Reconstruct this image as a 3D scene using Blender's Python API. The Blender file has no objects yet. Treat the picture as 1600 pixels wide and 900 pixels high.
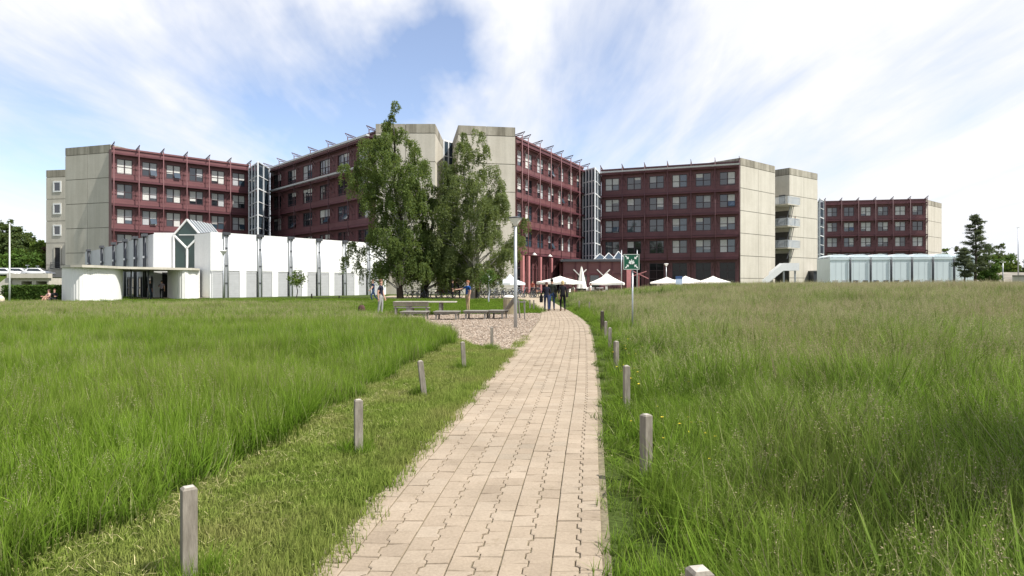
import bpy, bmesh, math, random
import numpy as np
from mathutils import Vector, Matrix, Euler
R = math.radians
rng = random.Random(7)
NR = np.random.default_rng(11)
scene = bpy.context.scene
COL = scene.collection
EYE = 1.6
F = 1000.0
HOR = 443.0

# ------------------------------------------------------------------ helpers
def sm(a, b, t):
    t = min(1.0, max(0.0, (t - a) / (b - a)))
    return t * t * (3 - 2 * t)

def smn(a, b, t):
    t = np.clip((t - a) / (b - a), 0, 1)
    return t * t * (3 - 2 * t)

def interp(y, pts):
    if y <= pts[0][0]:
        (a, u), (b, v) = pts[0], pts[1]
        return u + (v - u) * (y - a) / (b - a)
    for (a, u), (b, v) in zip(pts, pts[1:]):
        if y <= b:
            return u + (v - u) * (y - a) / (b - a)
    return pts[-1][1]

PATH_L = [(3.5, -1.085), (4.92, -.985), (7.05, -.775), (9.58, -.55), (13.7, -.11), (18.4, .40), (23, .80), (28, 1.23), (34.8, 1.62), (37.5, 1.68), (43, 1.55), (52, 1.1), (60, .4)]
PATH_R = [(3.5, .50), (4.75, .655), (6.2, .83), (9.04, 1.22), (12.6, 1.64), (18.4, 2.30), (23.9, 2.86), (28, 3.10), (34, 3.26), (37.5, 3.3), (46, 3.3), (56, 3.3), (60, 3.3)]
def smooth_pts(pts):
    ys = np.array([p[0] for p in pts]); xs = np.array([p[1] for p in pts])
    yy = np.arange(-2, 60.01, .5)
    k = (xs[1] - xs[0]) / (ys[1] - ys[0])
    xx = np.where(yy < ys[0], xs[0] + k * (yy - ys[0]), np.interp(yy, ys, xs))
    for _ in range(6):
        x2 = xx.copy(); x2[1:-1] = .25 * xx[:-2] + .5 * xx[1:-1] + .25 * xx[2:]; xx = x2
    return yy, xx
_ly, _lx = smooth_pts(PATH_L); _ry, _rx = smooth_pts(PATH_R)
def pl(y): return float(np.interp(y, _ly, _lx))
def pr(y): return float(np.interp(y, _ry, _rx))

def gzn(x, y):
    x = np.asarray(x, float); y = np.asarray(y, float)
    lat = x - (np.interp(y, _ry, _rx) + 1.2)
    z = .15 * smn(38, 62, y)
    z = z + .95 * smn(0, 16, lat) * smn(7, 38, y) * (1 - .35 * smn(60, 95, y))
    z = z + 2.5 * smn(66, 100, y) * smn(-62, -76, x)
    z = z + .02 * np.sin(x * .9 + 1.3) * np.sin(y * .7) * smn(.3, 3, np.abs(lat + 2.2) - 1.4)
    return z
def gz(x, y): return float(gzn(x, y))

def P(px, d, z=None):
    x = (px - 800) / F * d
    return Vector((x, d, gz(x, d) if z is None else z))
def GP(px, py):
    d = EYE / max(2.0, py - HOR) * F
    for _ in range(25):
        x = (px - 800) / F * d
        d2 = (EYE - gz(x, d)) / max(2.0, py - HOR) * F
        d = .5 * d + .5 * d2
    return P(px, d)

class MB:
    def __init__(s): s.v = []; s.f = []; s.m = []; s.sm = []
    def add(s, vs, fs, m=0, smooth=False):
        o = len(s.v); s.v.extend([tuple(v) for v in vs])
        for f in fs:
            s.f.append(tuple(i + o for i in f)); s.m.append(m); s.sm.append(smooth)
        return s
    def box(s, x0, x1, y0, y1, z0, z1, m=0):
        return s.add([(x0,y0,z0),(x1,y0,z0),(x1,y1,z0),(x0,y1,z0),(x0,y0,z1),(x1,y0,z1),(x1,y1,z1),(x0,y1,z1)],
                     [(0,3,2,1),(4,5,6,7),(0,1,5,4),(1,2,6,5),(2,3,7,6),(3,0,4,7)], m)
    def obox(s, o, a, b, c, m=0):
        o, a, b, c = Vector(o), Vector(a), Vector(b), Vector(c)
        vs = [o, o+a, o+a+b, o+b, o+c, o+a+c, o+a+b+c, o+b+c]
        fs = [(0,3,2,1),(4,5,6,7),(0,1,5,4),(1,2,6,5),(2,3,7,6),(3,0,4,7)]
        if a.cross(b).dot(c) < 0: fs = [tuple(reversed(f)) for f in fs]
        return s.add(vs, fs, m)
    def bar(s, p, q, w, h=None, m=0):
        p, q = Vector(p), Vector(q); h = h or w
        d = (q - p).normalized()
        up = Vector((0,0,1)) if abs(d.z) < .95 else Vector((0,1,0))
        a = d.cross(up).normalized() * w; b = a.cross(d).normalized() * h
        return s.obox(p - a/2 - b/2, a, b, q - p, m)
    def tube(s, pts, rad, n=8, m=0, cap=True, smooth=True):
        pts = [Vector(p) for p in pts]
        if not hasattr(rad, '__len__'): rad = [rad] * len(pts)
        vs = []; prev = None
        for i, p in enumerate(pts):
            d = (pts[min(i+1, len(pts)-1)] - pts[max(i-1, 0)])
            d = d.normalized() if d.length > 1e-9 else Vector((0,0,1))
            if prev is None:
                up = Vector((0,0,1)) if abs(d.z) < .9 else Vector((1,0,0))
                a = d.cross(up).normalized()
            else:
                a = (prev - d * prev.dot(d)); a = a.normalized() if a.length > 1e-6 else d.orthogonal().normalized()
            prev = a; b = d.cross(a)
            for k in range(n):
                t = 2*math.pi*k/n
                vs.append(p + (a*math.cos(t) + b*math.sin(t)) * rad[i])
        fs = []
        for i in range(len(pts)-1):
            for k in range(n):
                k2 = (k+1) % n
                fs.append((i*n+k, i*n+k2, (i+1)*n+k2, (i+1)*n+k))
        s.add(vs, fs, m, smooth)
        if cap:
            o = len(s.v) - len(vs)
            s.f.append(tuple(o + k for k in reversed(range(n)))); s.m.append(m); s.sm.append(False)
            s.f.append(tuple(o + (len(pts)-1)*n + k for k in range(n))); s.m.append(m); s.sm.append(False)
        return s
    def lathe(s, prof, n=24, m=0, c=(0,0,0), smooth=True):
        vs = []
        for r, z in prof:
            for k in range(n):
                t = 2*math.pi*k/n
                vs.append((c[0] + r*math.cos(t), c[1] + r*math.sin(t), c[2] + z))
        fs = []
        for i in range(len(prof)-1):
            for k in range(n):
                k2 = (k+1) % n
                fs.append((i*n+k, i*n+k2, (i+1)*n+k2, (i+1)*n+k))
        return s.add(vs, fs, m, smooth)
    def prism(s, poly, z0, z1, m=0, smooth_side=False):
        n = len(poly)
        ar = sum(poly[i][0]*poly[(i+1)%n][1] - poly[(i+1)%n][0]*poly[i][1] for i in range(n))
        if ar < 0: poly = list(reversed(poly))
        vs = [(p[0],p[1],z0) for p in poly] + [(p[0],p[1],z1) for p in poly]
        s.add(vs, [tuple(range(n-1,-1,-1)), tuple(range(n,2*n))], m)
        o = len(s.v) - 2*n
        for i in range(n):
            j = (i+1) % n
            s.f.append((o+i, o+j, o+n+j, o+n+i)); s.m.append(m); s.sm.append(smooth_side)
        return s
    def mesh(s, name, mats):
        me = bpy.data.meshes.new(name); me.from_pydata(s.v, [], s.f)
        if not isinstance(mats, (list, tuple)): mats = [mats]
        for m in mats: me.materials.append(m)
        me.polygons.foreach_set('material_index', s.m)
        me.polygons.foreach_set('use_smooth', s.sm)
        me.update(); return me
    def build(s, name, mats, parent=None, loc=(0,0,0), rz=0):
        return link(name, s.mesh(name, mats), parent, loc, rz)

def link(name, me, parent=None, loc=(0,0,0), rz=0):
    o = bpy.data.objects.new(name, me); COL.objects.link(o)
    o.location = loc; o.rotation_euler = (0,0,rz)
    if parent: o.parent = parent
    return o
def tag(o, label=None, cat=None, group=None, kind=None):
    if label: o['label'] = label
    if cat: o['category'] = cat
    if group: o['group'] = group
    if kind: o['kind'] = kind
    return o
def thing(name, label, cat, loc=(0,0,0), rz=0, group=None):
    o = bpy.data.objects.new(name, None); COL.objects.link(o)
    o.empty_display_size = .2
    o.location = loc; o.rotation_euler = (0,0,rz)
    return tag(o, label, cat, group)
def kids(o): return [c for c in COL.objects if c.parent == o]
def copy_tree(o, parent=None):
    c = o.copy(); COL.objects.link(c); c.parent = parent
    for ch in [k for k in o.children]:
        copy_tree(ch, c)
    return c

# ------------------------------------------------------------------ materials
def newmat(name):
    m = bpy.data.materials.new(name); m.use_nodes = True
    nt = m.node_tree; nt.nodes.clear()
    out = nt.nodes.new('ShaderNodeOutputMaterial')
    b = nt.nodes.new('ShaderNodeBsdfPrincipled')
    nt.links.new(b.outputs[0], out.inputs[0])
    return m, nt, b, out
def N(nt, typ, **kw):
    n = nt.nodes.new(typ)
    for k, v in kw.items(): setattr(n, k, v)
    return n
def ramp(nt, fac, stops):
    r = N(nt, 'ShaderNodeValToRGB'); e = r.color_ramp.elements
    while len(e) < len(stops): e.new(.5)
    for el, (p, c) in zip(e, stops):
        el.position = p; el.color = (*c, 1) if len(c) == 3 else c
    nt.links.new(fac, r.inputs[0]); return r.outputs[0]
def noise(nt, scale, detail=4, rough=.55, coord='Object', stretch=None):
    if coord == 'World': src = N(nt, 'ShaderNodeNewGeometry').outputs['Position']
    else: src = N(nt, 'ShaderNodeTexCoord').outputs[coord]
    if stretch:
        mp = N(nt, 'ShaderNodeMapping'); mp.inputs['Scale'].default_value = stretch
        nt.links.new(src, mp.inputs[0]); src = mp.outputs[0]
    n = N(nt, 'ShaderNodeTexNoise'); n.inputs['Scale'].default_value = scale
    n.inputs['Detail'].default_value = detail; n.inputs['Roughness'].default_value = rough
    nt.links.new(src, n.inputs['Vector']); return n.outputs[0]
def mixc(nt, fac, a, b, mode='MIX'):
    x = N(nt, 'ShaderNodeMix', data_type='RGBA', blend_type=mode)
    for sock, v in ((x.inputs[0], fac), (x.inputs[6], a), (x.inputs[7], b)):
        if isinstance(v, (int, float)): sock.default_value = v
        elif isinstance(v, (tuple, list)): sock.default_value = (*v, 1) if len(v) == 3 else v
        else: nt.links.new(v, sock)
    return x.outputs[2]
def bump(nt, b, h, strength=.3, dist=.02):
    n = N(nt, 'ShaderNodeBump'); n.inputs['Strength'].default_value = strength; n.inputs['Distance'].default_value = dist
    nt.links.new(h, n.inputs['Height']); nt.links.new(n.outputs[0], b.inputs['Normal'])

def mat(name, col, rough=.6, metal=0, var=.12, scale=3, spec=.4, bmp=0):
    m, nt, b, out = newmat(name)
    b.inputs['Roughness'].default_value = rough; b.inputs['Metallic'].default_value = metal
    b.inputs['Specular IOR Level'].default_value = spec
    n = noise(nt, scale, 5, .6)
    lo = tuple(c*(1-var) for c in col); hi = tuple(min(1, c*(1+var)) for c in col)
    nt.links.new(ramp(nt, n, [(.3, lo), (.7, hi)]), b.inputs['Base Color'])
    if bmp: bump(nt, b, n, bmp)
    return m

def concrete_mat(name, lo, hi, streak=.5):
    m, nt, b, out = newmat(name)
    b.inputs['Roughness'].default_value = .9; b.inputs['Specular IOR Level'].default_value = .15
    n1 = noise(nt, .35, 6, .65, 'World'); n2 = noise(nt, 1.2, 5, .6, 'World', (1, 1, .06)); n3 = noise(nt, 6, 3, .5, 'World')
    c = ramp(nt, n1, [(.3, lo), (.7, hi)])
    c2 = ramp(nt, n2, [(.35, tuple(x*.72 for x in lo)), (.62, (1,1,1))])
    c = mixc(nt, streak, c, c2, 'MULTIPLY')
    c = mixc(nt, .25, c, ramp(nt, n3, [(.3, (.7,.7,.7)), (.7, (1,1,1))]), 'MULTIPLY')
    nt.links.new(c, b.inputs['Base Color']); bump(nt, b, n3, .2)
    return m

def glass_mat(name, col=(.012,.016,.02), rough=.05, spec=.9):
    m, nt, b, out = newmat(name)
    b.inputs['Base Color'].default_value = (*col, 1); b.inputs['Roughness'].default_value = rough
    b.inputs['Specular IOR Level'].default_value = spec; b.inputs['IOR'].default_value = 1.6
    n = noise(nt, .6, 2, .5, 'World'); bump(nt, b, n, .06, .05)
    return m

def leaf_mat(name, dark, lite, trans=.3, scale=.6, rough=.6, spec=.12):
    m, nt, b, out = newmat(name)
    b.inputs['Roughness'].default_value = rough; b.inputs['Specular IOR Level'].default_value = spec
    n = noise(nt, scale, 4, .7, 'World'); n2 = noise(nt, 9, 2, .6, 'World')
    c = ramp(nt, n, [(.32, dark), (.68, lite)])
    c = mixc(nt, .5, c, ramp(nt, n2, [(.3, (.55,.6,.5)), (.7, (1.25,1.2,1.1))]), 'MULTIPLY')
    nt.links.new(c, b.inputs['Base Color'])
    t = N(nt, 'ShaderNodeBsdfTranslucent'); nt.links.new(mixc(nt, .5, c, (.25,.3,.04), 'MIX'), t.inputs[0])
    mx = N(nt, 'ShaderNodeMixShader'); mx.inputs[0].default_value = trans
    nt.links.new(b.outputs[0], mx.inputs[1]); nt.links.new(t.outputs[0], mx.inputs[2]); nt.links.new(mx.outputs[0], out.inputs[0])
    return m

def grass_mat(name, root, mid, tip, var=(.75, 1.3), trans=.35, yellow=(.22,.20,.07), yamt=.3, pscale=.25):
    """blade colour runs root to tip along the blade (attribute 'h'), varies per tuft and by patch"""
    m, nt, b, out = newmat(name)
    b.inputs['Roughness'].default_value = .65; b.inputs['Specular IOR Level'].default_value = .08
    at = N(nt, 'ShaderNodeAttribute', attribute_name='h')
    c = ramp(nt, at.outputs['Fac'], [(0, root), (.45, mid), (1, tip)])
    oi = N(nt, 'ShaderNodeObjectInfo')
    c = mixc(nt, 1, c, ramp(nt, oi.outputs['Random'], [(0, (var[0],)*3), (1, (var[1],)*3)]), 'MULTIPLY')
    pn = noise(nt, pscale, 4, .6, 'World')
    f = N(nt, 'ShaderNodeMapRange'); f.inputs[1].default_value = .42; f.inputs[2].default_value = .68; f.inputs[3].default_value = 0; f.inputs[4].default_value = yamt
    nt.links.new(pn, f.inputs[0])
    c = mixc(nt, f.outputs[0], c, yellow)
    nt.links.new(c, b.inputs['Base Color'])
    t = N(nt, 'ShaderNodeBsdfTranslucent'); nt.links.new(c, t.inputs[0])
    mx = N(nt, 'ShaderNodeMixShader'); mx.inputs[0].default_value = trans
    nt.links.new(b.outputs[0], mx.inputs[1]); nt.links.new(t.outputs[0], mx.inputs[2]); nt.links.new(mx.outputs[0], out.inputs[0])
    return m

M = {}
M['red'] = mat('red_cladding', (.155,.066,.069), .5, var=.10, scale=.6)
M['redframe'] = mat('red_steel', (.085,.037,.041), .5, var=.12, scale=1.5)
M['pink'] = mat('pink_steel', (.42,.175,.175), .5, var=.10, scale=1)
M['reddark'] = mat('dark_red_steel', (.10,.032,.04), .55, var=.15, scale=1)
M['conc'] = concrete_mat('concrete', (.50,.47,.40), (.56,.53,.46), .18)
M['conc_cap'] = concrete_mat('weathered_concrete', (.30,.28,.23), (.46,.43,.36), .6)
M['joint'] = mat('joint_gap', (.15,.142,.125), .9)
M['white'] = concrete_mat('white_panel', (.74,.75,.74), (.80,.81,.80), .13)
M['offwhite'] = mat('offwhite_metal', (.74,.735,.70), .5, var=.05, scale=.8)
M['canvas'] = mat('canvas', (.82,.79,.72), .85, var=.04, scale=2)
M['greyw'] = mat('grey_panel', (.42,.44,.46), .5, var=.06, scale=.8)
M['shutter'] = mat('shutter_grey', (.42,.43,.44), .5, var=.06, scale=2)
M['palewhite'] = mat('pale_blue_panel', (.70,.78,.80), .45, var=.04, scale=.5)
M['galv'] = mat('galvanised', (.42,.44,.46), .4, .55, var=.1, scale=6)
M['alu'] = mat('aluminium', (.62,.64,.66), .35, .3, var=.06, scale=3)
M['steel_dark'] = mat('dark_steel', (.07,.075,.085), .45, .3, var=.15, scale=4)
M['towerframe'] = mat('pale_tower_frame', (.72,.74,.75), .4, 0, var=.05, scale=2)
M['roofgrey'] = mat('roof_grey', (.20,.20,.20), .8)
M['glass'] = glass_mat('window_glass')
M['glassdark'] = glass_mat('shaded_glass', (.012,.013,.014), .08, .25)
M['glassblue'] = glass_mat('tower_glass', (.035,.055,.075), .04)
M['glassgreen'] = glass_mat('green_glass', (.015,.04,.032), .08, .6)
M['winframe'] = mat('window_frame', (.045,.03,.035), .5)
M['blind'] = mat('blind_light', (.58,.58,.55), .6, var=.08, scale=2)
M['blind2'] = mat('blind_grey', (.42,.43,.44), .6, var=.08, scale=2)
M['black'] = mat('black_rubber', (.018,.018,.02), .7)
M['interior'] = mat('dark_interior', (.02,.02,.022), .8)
def wood_mat(name, lo, hi):
    m, nt, b, out = newmat(name)
    b.inputs['Roughness'].default_value = .85; b.inputs['Specular IOR Level'].default_value = .15
    n = noise(nt, 9, 6, .7, 'Object', (3, 3, .5)); n2 = noise(nt, 2.2, 4, .6, 'World')
    c = ramp(nt, n, [(.25, lo), (.5, tuple((a+b_)/2 for a, b_ in zip(lo, hi))), (.75, hi)])
    c = mixc(nt, .6, c, ramp(nt, n2, [(.3, (.6,.58,.55)), (.65, (1,1,1))]), 'MULTIPLY')
    nt.links.new(c, b.inputs['Base Color']); bump(nt, b, n, .5, .01)
    return m
M['wood'] = wood_mat('weathered_wood', (.16,.14,.115), (.36,.33,.28))
M['wood2'] = wood_mat('grey_bench_wood', (.17,.16,.145), (.34,.32,.29))
M['woodcut'] = wood_mat('post_top_wood', (.40,.37,.32), (.58,.55,.49))
M['bark'] = wood_mat('bark', (.03,.025,.02), (.09,.075,.06))
M['paper_bark'] = mat('birch_bark', (.42,.40,.37), .7, var=.45, scale=2.5)
M['skin'] = mat('skin', (.50,.29,.21), .55, var=.05)
M['carwhite'] = mat('car_paint_white', (.75,.76,.77), .2, 0, var=.02, spec=.6)
M['carsilver'] = mat('car_paint_silver', (.38,.40,.42), .25, .4, var=.02)
# ------------------------------------------------------------------ camera, sun, sky
cam = bpy.data.cameras.new('camera'); camo = bpy.data.objects.new('camera', cam); COL.objects.link(camo)
camo.location = (0, 0, EYE); camo.rotation_euler = (R(90), 0, 0)
cam.sensor_width = 36; cam.lens = F / 1600 * 36; cam.shift_y = -7 / 1600; cam.clip_start = .05; cam.clip_end = 6000
scene.camera = camo
SUN_EL = 55; SUN_AZ = math.atan2(.91, -.42)
sdir = Vector((math.sin(SUN_AZ) * math.cos(R(SUN_EL)), math.cos(SUN_AZ) * math.cos(R(SUN_EL)), math.sin(R(SUN_EL))))
sun = bpy.data.lights.new('sun', 'SUN'); sun.energy = 5.0; sun.angle = R(.6); sun.color = (1, .955, .88)
suno = bpy.data.objects.new('sun', sun); COL.objects.link(suno)
suno.rotation_euler = sdir.to_track_quat('Z', 'Y').to_euler(); suno.location = sdir * 60

w = bpy.data.worlds.new('World'); scene.world = w; w.use_nodes = True
nt = w.node_tree; nt.nodes.clear()
wo = N(nt, 'ShaderNodeOutputWorld'); bg = N(nt, 'ShaderNodeBackground'); nt.links.new(bg.outputs[0], wo.inputs[0])
bg.inputs[1].default_value = .13
sky = N(nt, 'ShaderNodeTexSky', sky_type='NISHITA'); sky.sun_disc = False
sky.sun_elevation = R(SUN_EL); sky.sun_rotation = SUN_AZ; sky.altitude = 400; sky.dust_density = .25; sky.ozone_density = 2.2; sky.air_density = 1
tc = N(nt, 'ShaderNodeTexCoord')
dirv = tc.outputs['Generated']
sep = N(nt, 'ShaderNodeSeparateXYZ'); nt.links.new(dirv, sep.inputs[0])
def wmath(op, a, b=None, clamp=False):
    n = N(nt, 'ShaderNodeMath', operation=op, use_clamp=clamp)
    for i, v in enumerate((a, b)):
        if v is None: continue
        if isinstance(v, (int, float)): n.inputs[i].default_value = v
        else: nt.links.new(v, n.inputs[i])
    return n.outputs[0]
# cloud plane: direction projected on a high flat layer
zz = wmath('ADD', wmath('MAXIMUM', sep.outputs[2], 0.0), .16)
comb = N(nt, 'ShaderNodeCombineXYZ')
nt.links.new(wmath('DIVIDE', sep.outputs[0], zz), comb.inputs[0]); nt.links.new(wmath('DIVIDE', sep.outputs[1], zz), comb.inputs[1])
def wnoise(vec, scale, detail, rough, loc=(0,0,0), scl=(1,1,1), rot=0, dist=0):
    mp = N(nt, 'ShaderNodeMapping'); mp.inputs['Location'].default_value = loc; mp.inputs['Scale'].default_value = scl; mp.inputs['Rotation'].default_value = (0,0,rot)
    nt.links.new(vec, mp.inputs[0])
    n = N(nt, 'ShaderNodeTexNoise'); n.inputs['Scale'].default_value = scale; n.inputs['Detail'].default_value = detail
    n.inputs['Roughness'].default_value = rough; n.inputs['Distortion'].default_value = dist
    nt.links.new(mp.outputs[0], n.inputs['Vector']); return n
wispn = wnoise(comb.outputs[0], 1.1, 7, .6, (3.1, 1.7, 0), (1, .30, 1), R(-32), .7)
finen = wnoise(comb.outputs[0], 3.2, 6, .6, (0.4, 5.2, 0), (1, .22, 1), R(-24), .5)
# gaps of blue between the clouds: directions on the sky, edges torn by noise
wob = N(nt, 'ShaderNodeVectorMath', operation='SUBTRACT'); nt.links.new(wnoise(dirv, 4.5, 5, .6).outputs['Color'], wob.inputs[0]); wob.inputs[1].default_value = (.5,.5,.5)
wsc = N(nt, 'ShaderNodeVectorMath', operation='SCALE'); nt.links.new(wob.outputs[0], wsc.inputs[0]); wsc.inputs[3].default_value = .30
dw = N(nt, 'ShaderNodeVectorMath', operation='ADD'); nt.links.new(dirv, dw.inputs[0]); nt.links.new(wsc.outputs[0], dw.inputs[1])
gaps = [(700, 75, .10, .62), (645, 140, .11, .46), (560, 175, .13, .38), (440, 120, .13, .32), (480, 190, .12, .28), (950, 20, .09, .46), (890, 110, .06, .10),
        (245, 55, .10, .48), (0, 245, .13, .42), (100, 150, .14, .14), (1000, 185, .10, .26), (1120, 205, .12, .26), (890, 190, .11, .24), (1590, 190, .12, .20), (1290, 220, .12, .12), (390, 40, .09, .12)]
tot = None
for gx, gy, gr, ga in gaps:
    dv = Vector(((gx - 800) / F, 1, (HOR - gy) / F)).normalized()
    dn = N(nt, 'ShaderNodeVectorMath', operation='DISTANCE'); nt.links.new(dw.outputs[0], dn.inputs[0]); dn.inputs[1].default_value = dv
    mr = N(nt, 'ShaderNodeMapRange', interpolation_type='SMOOTHERSTEP')
    nt.links.new(dn.outputs[1], mr.inputs[0]); mr.inputs[1].default_value = 0; mr.inputs[2].default_value = gr * 1.7; mr.inputs[3].default_value = ga; mr.inputs[4].default_value = 0
    tot = mr.outputs[0] if tot is None else wmath('ADD', tot, mr.outputs[0])
# overhead and behind the cover breaks up
mz = N(nt, 'ShaderNodeMapRange', interpolation_type='SMOOTHSTEP'); nt.links.new(sep.outputs[2], mz.inputs[0])
mz.inputs[1].default_value = .45; mz.inputs[2].default_value = .75; mz.inputs[3].default_value = 0; mz.inputs[4].default_value = .45
tot = wmath('ADD', tot, mz.outputs[0])
my = N(nt, 'ShaderNodeMapRange', interpolation_type='SMOOTHSTEP'); nt.links.new(sep.outputs[1], my.inputs[0])
my.inputs[1].default_value = .3; my.inputs[2].default_value = -.5; my.inputs[3].default_value = 0; my.inputs[4].default_value = .2
tot = wmath('ADD', tot, my.outputs[0])
wis = N(nt, 'ShaderNodeMapRange'); nt.links.new(wispn.outputs[0], wis.inputs[0]); wis.inputs[1].default_value = .3; wis.inputs[2].default_value = .7; wis.inputs[3].default_value = .30; wis.inputs[4].default_value = -.40
fin = N(nt, 'ShaderNodeMapRange'); nt.links.new(finen.outputs[0], fin.inputs[0]); fin.inputs[1].default_value = .3; fin.inputs[2].default_value = .7; fin.inputs[3].default_value = .22; fin.inputs[4].default_value = -.26
tot = wmath('ADD', wmath('ADD', tot, wis.outputs[0]), fin.outputs[0])
blue = wmath('MINIMUM', wmath('MAXIMUM', tot, 0.0), .88)
cov = wmath('SUBTRACT', 1.0, blue)
# cloud light: bluish thin veil to white
ctint = N(nt, 'ShaderNodeMix', data_type='RGBA'); nt.links.new(wispn.outputs[0], ctint.inputs[0])
ctint.inputs[6].default_value = (4.7, 4.85, 5.35, 1); ctint.inputs[7].default_value = (6.2, 6.2, 6.25, 1)
skyb = N(nt, 'ShaderNodeMix', data_type='RGBA', blend_type='MULTIPLY'); skyb.inputs[0].default_value = 1
nt.links.new(sky.outputs[0], skyb.inputs[6]); skyb.inputs[7].default_value = (1.15, 1.08, 1.1, 1)
SKYMUL = skyb.inputs[7]
cm = N(nt, 'ShaderNodeMix', data_type='RGBA'); nt.links.new(cov, cm.inputs[0]); nt.links.new(skyb.outputs[2], cm.inputs[6]); nt.links.new(ctint.outputs[2], cm.inputs[7])
nt.links.new(cm.outputs[2], bg.inputs[0])
vs = scene.view_settings; vs.view_transform = 'Standard'; vs.look = 'None'; vs.exposure = .5; vs.gamma = 1; vs.use_curve_mapping = False
scene.cycles.max_bounces = 6; scene.cycles.transparent_max_bounces = 8; scene.cycles.use_denoising = True
scene.cycles.sample_clamp_indirect = 4

# ------------------------------------------------------------------ ground
m, nt2, b, out = newmat('meadow_ground')
b.inputs['Roughness'].default_value = 1; b.inputs['Specular IOR Level'].default_value = .05
n1 = noise(nt2, .12, 6, .65, 'World'); n2 = noise(nt2, 3.5, 5, .7, 'World'); n3 = noise(nt2, 24, 3, .6, 'World')
c = ramp(nt2, n1, [(.3, (.045,.075,.02)), (.7, (.085,.11,.032))])
c = mixc(nt2, .6, c, ramp(nt2, n2, [(.3, (.5,.55,.45)), (.65, (1.1,1.05,.9))]), 'MULTIPLY')
c = mixc(nt2, .5, c, ramp(nt2, n3, [(.35, (.5,.45,.4)), (.65, (1.2,1.2,1.1))]), 'MULTIPLY')
nt2.links.new(c, b.inputs['Base Color']); bump(nt2, b, n3, .6, .03)
M['ground'] = m

def axis(segs):
    out = []
    for a, b_, st in segs:
        n = max(1, round((b_ - a) / st)); out += [a + (b_ - a) * i / n for i in range(n)]
    out.append(segs[-1][1]); return np.array(out)
gxs = axis([(-3000,-400,500),(-400,-120,20),(-120,-20,2.5),(-20,-6,.7),(-6,10,.35),(10,30,.8),(30,130,3),(130,400,25),(400,3000,500)])
gys = axis([(-600,-20,60),(-20,-2,2),(-2,45,.45),(45,110,1.5),(110,200,6),(200,500,40),(500,4000,500)])
XX, YY = np.meshgrid(gxs, gys); ZZ = gzn(XX, YY)
nx, ny = len(gxs), len(gys)
vv = np.stack([XX.ravel(), YY.ravel(), ZZ.ravel()], 1)
idx = np.arange(nx*ny).reshape(ny, nx)
ff = np.stack([idx[:-1,:-1].ravel(), idx[:-1,1:].ravel(), idx[1:,1:].ravel(), idx[1:,:-1].ravel()], 1)
def np_mesh(name, v, f, mats, mi=None, smooth=False):
    me = bpy.data.meshes.new(name); k = f.shape[1]
    me.vertices.add(len(v)); me.vertices.foreach_set('co', np.asarray(v, np.float32).ravel())
    me.loops.add(f.size); me.loops.foreach_set('vertex_index', f.ravel().astype(np.int32))
    me.polygons.add(len(f)); me.polygons.foreach_set('loop_start', np.arange(0, f.size, k, dtype=np.int32))
    for m_ in mats: me.materials.append(m_)
    if mi is not None: me.polygons.foreach_set('material_index', np.asarray(mi, np.int32))
    me.polygons.foreach_set('use_smooth', np.full(len(f), smooth))
    me.update(calc_edges=True); me.validate(); return me
tag(link('ground', np_mesh('ground', vv, ff, [M['ground']], smooth=True)), kind='structure')

# ------------------------------------------------------------------ paved path
m, nt2, b, out = newmat('paver_stone')
b.inputs['Roughness'].default_value = .9; b.inputs['Specular IOR Level'].default_value = .15
at = N(nt2, 'ShaderNodeAttribute', attribute_name='tint')
n1 = noise(nt2, 60, 3, .7, 'World'); n2 = noise(nt2, .9, 5, .6, 'World')
c = ramp(nt2, at.outputs['Fac'], [(0, (.30,.243,.182)), (.5, (.35,.287,.217)), (.8, (.37,.308,.237)), (1, (.315,.264,.202))])
c = mixc(nt2, .6, c, ramp(nt2, n1, [(.3, (.72,.71,.7)), (.7, (1.12,1.12,1.12))]), 'MULTIPLY')
c = mixc(nt2, .8, c, ramp(nt2, n2, [(.3, (.74,.73,.71)), (.65, (1.06,1.05,1.04))]), 'MULTIPLY')
n3 = noise(nt2, 5, 6, .75, 'World'); c = mixc(nt2, 1, c, ramp(nt2, n3, [(.22, (.62,.60,.52)), (.40, (1,1,1))]), 'MULTIPLY')
nt2.links.new(c, b.inputs['Base Color']); bump(nt2, b, n1, .35, .004)
M['paver'] = m
M['sandjoint'] = mat('joint_sand', (.17,.145,.09), .95, var=.35, scale=20)
def edge_sheet(name, y0, y1, st, z, m_, grow=0):
    k = MB(); ys = np.arange(y0, y1 + .001, st); vs_ = []
    for y in ys: vs_ += [(pl(y) - grow, y, gz(pl(y)-grow, y) * 0 + z), (pr(y) + grow, y, z)]
    k.add(vs_, [(2*i, 2*i+1, 2*i+3, 2*i+2) for i in range(len(ys)-1)]); return k.mesh(name, m_)
verts = []; faces = []; tints = []
ROW = .186; NC = 11; GAP = .0038; AMP = .0125
def zig(b_, fr):
    if b_ % 2 == 1 or b_ == 0 or b_ == NC: return 0
    fr = fr % 1.0
    if fr < .2: return AMP
    if fr < .3: return AMP * (1 - 2 * (fr - .2) / .1)
    if fr < .7: return -AMP
    if fr < .8: return -AMP * (1 - 2 * (fr - .7) / .1)
    return AMP
FR = [0, .2, .3, .7, .8, 1]
rp = random.Random(3)
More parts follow.
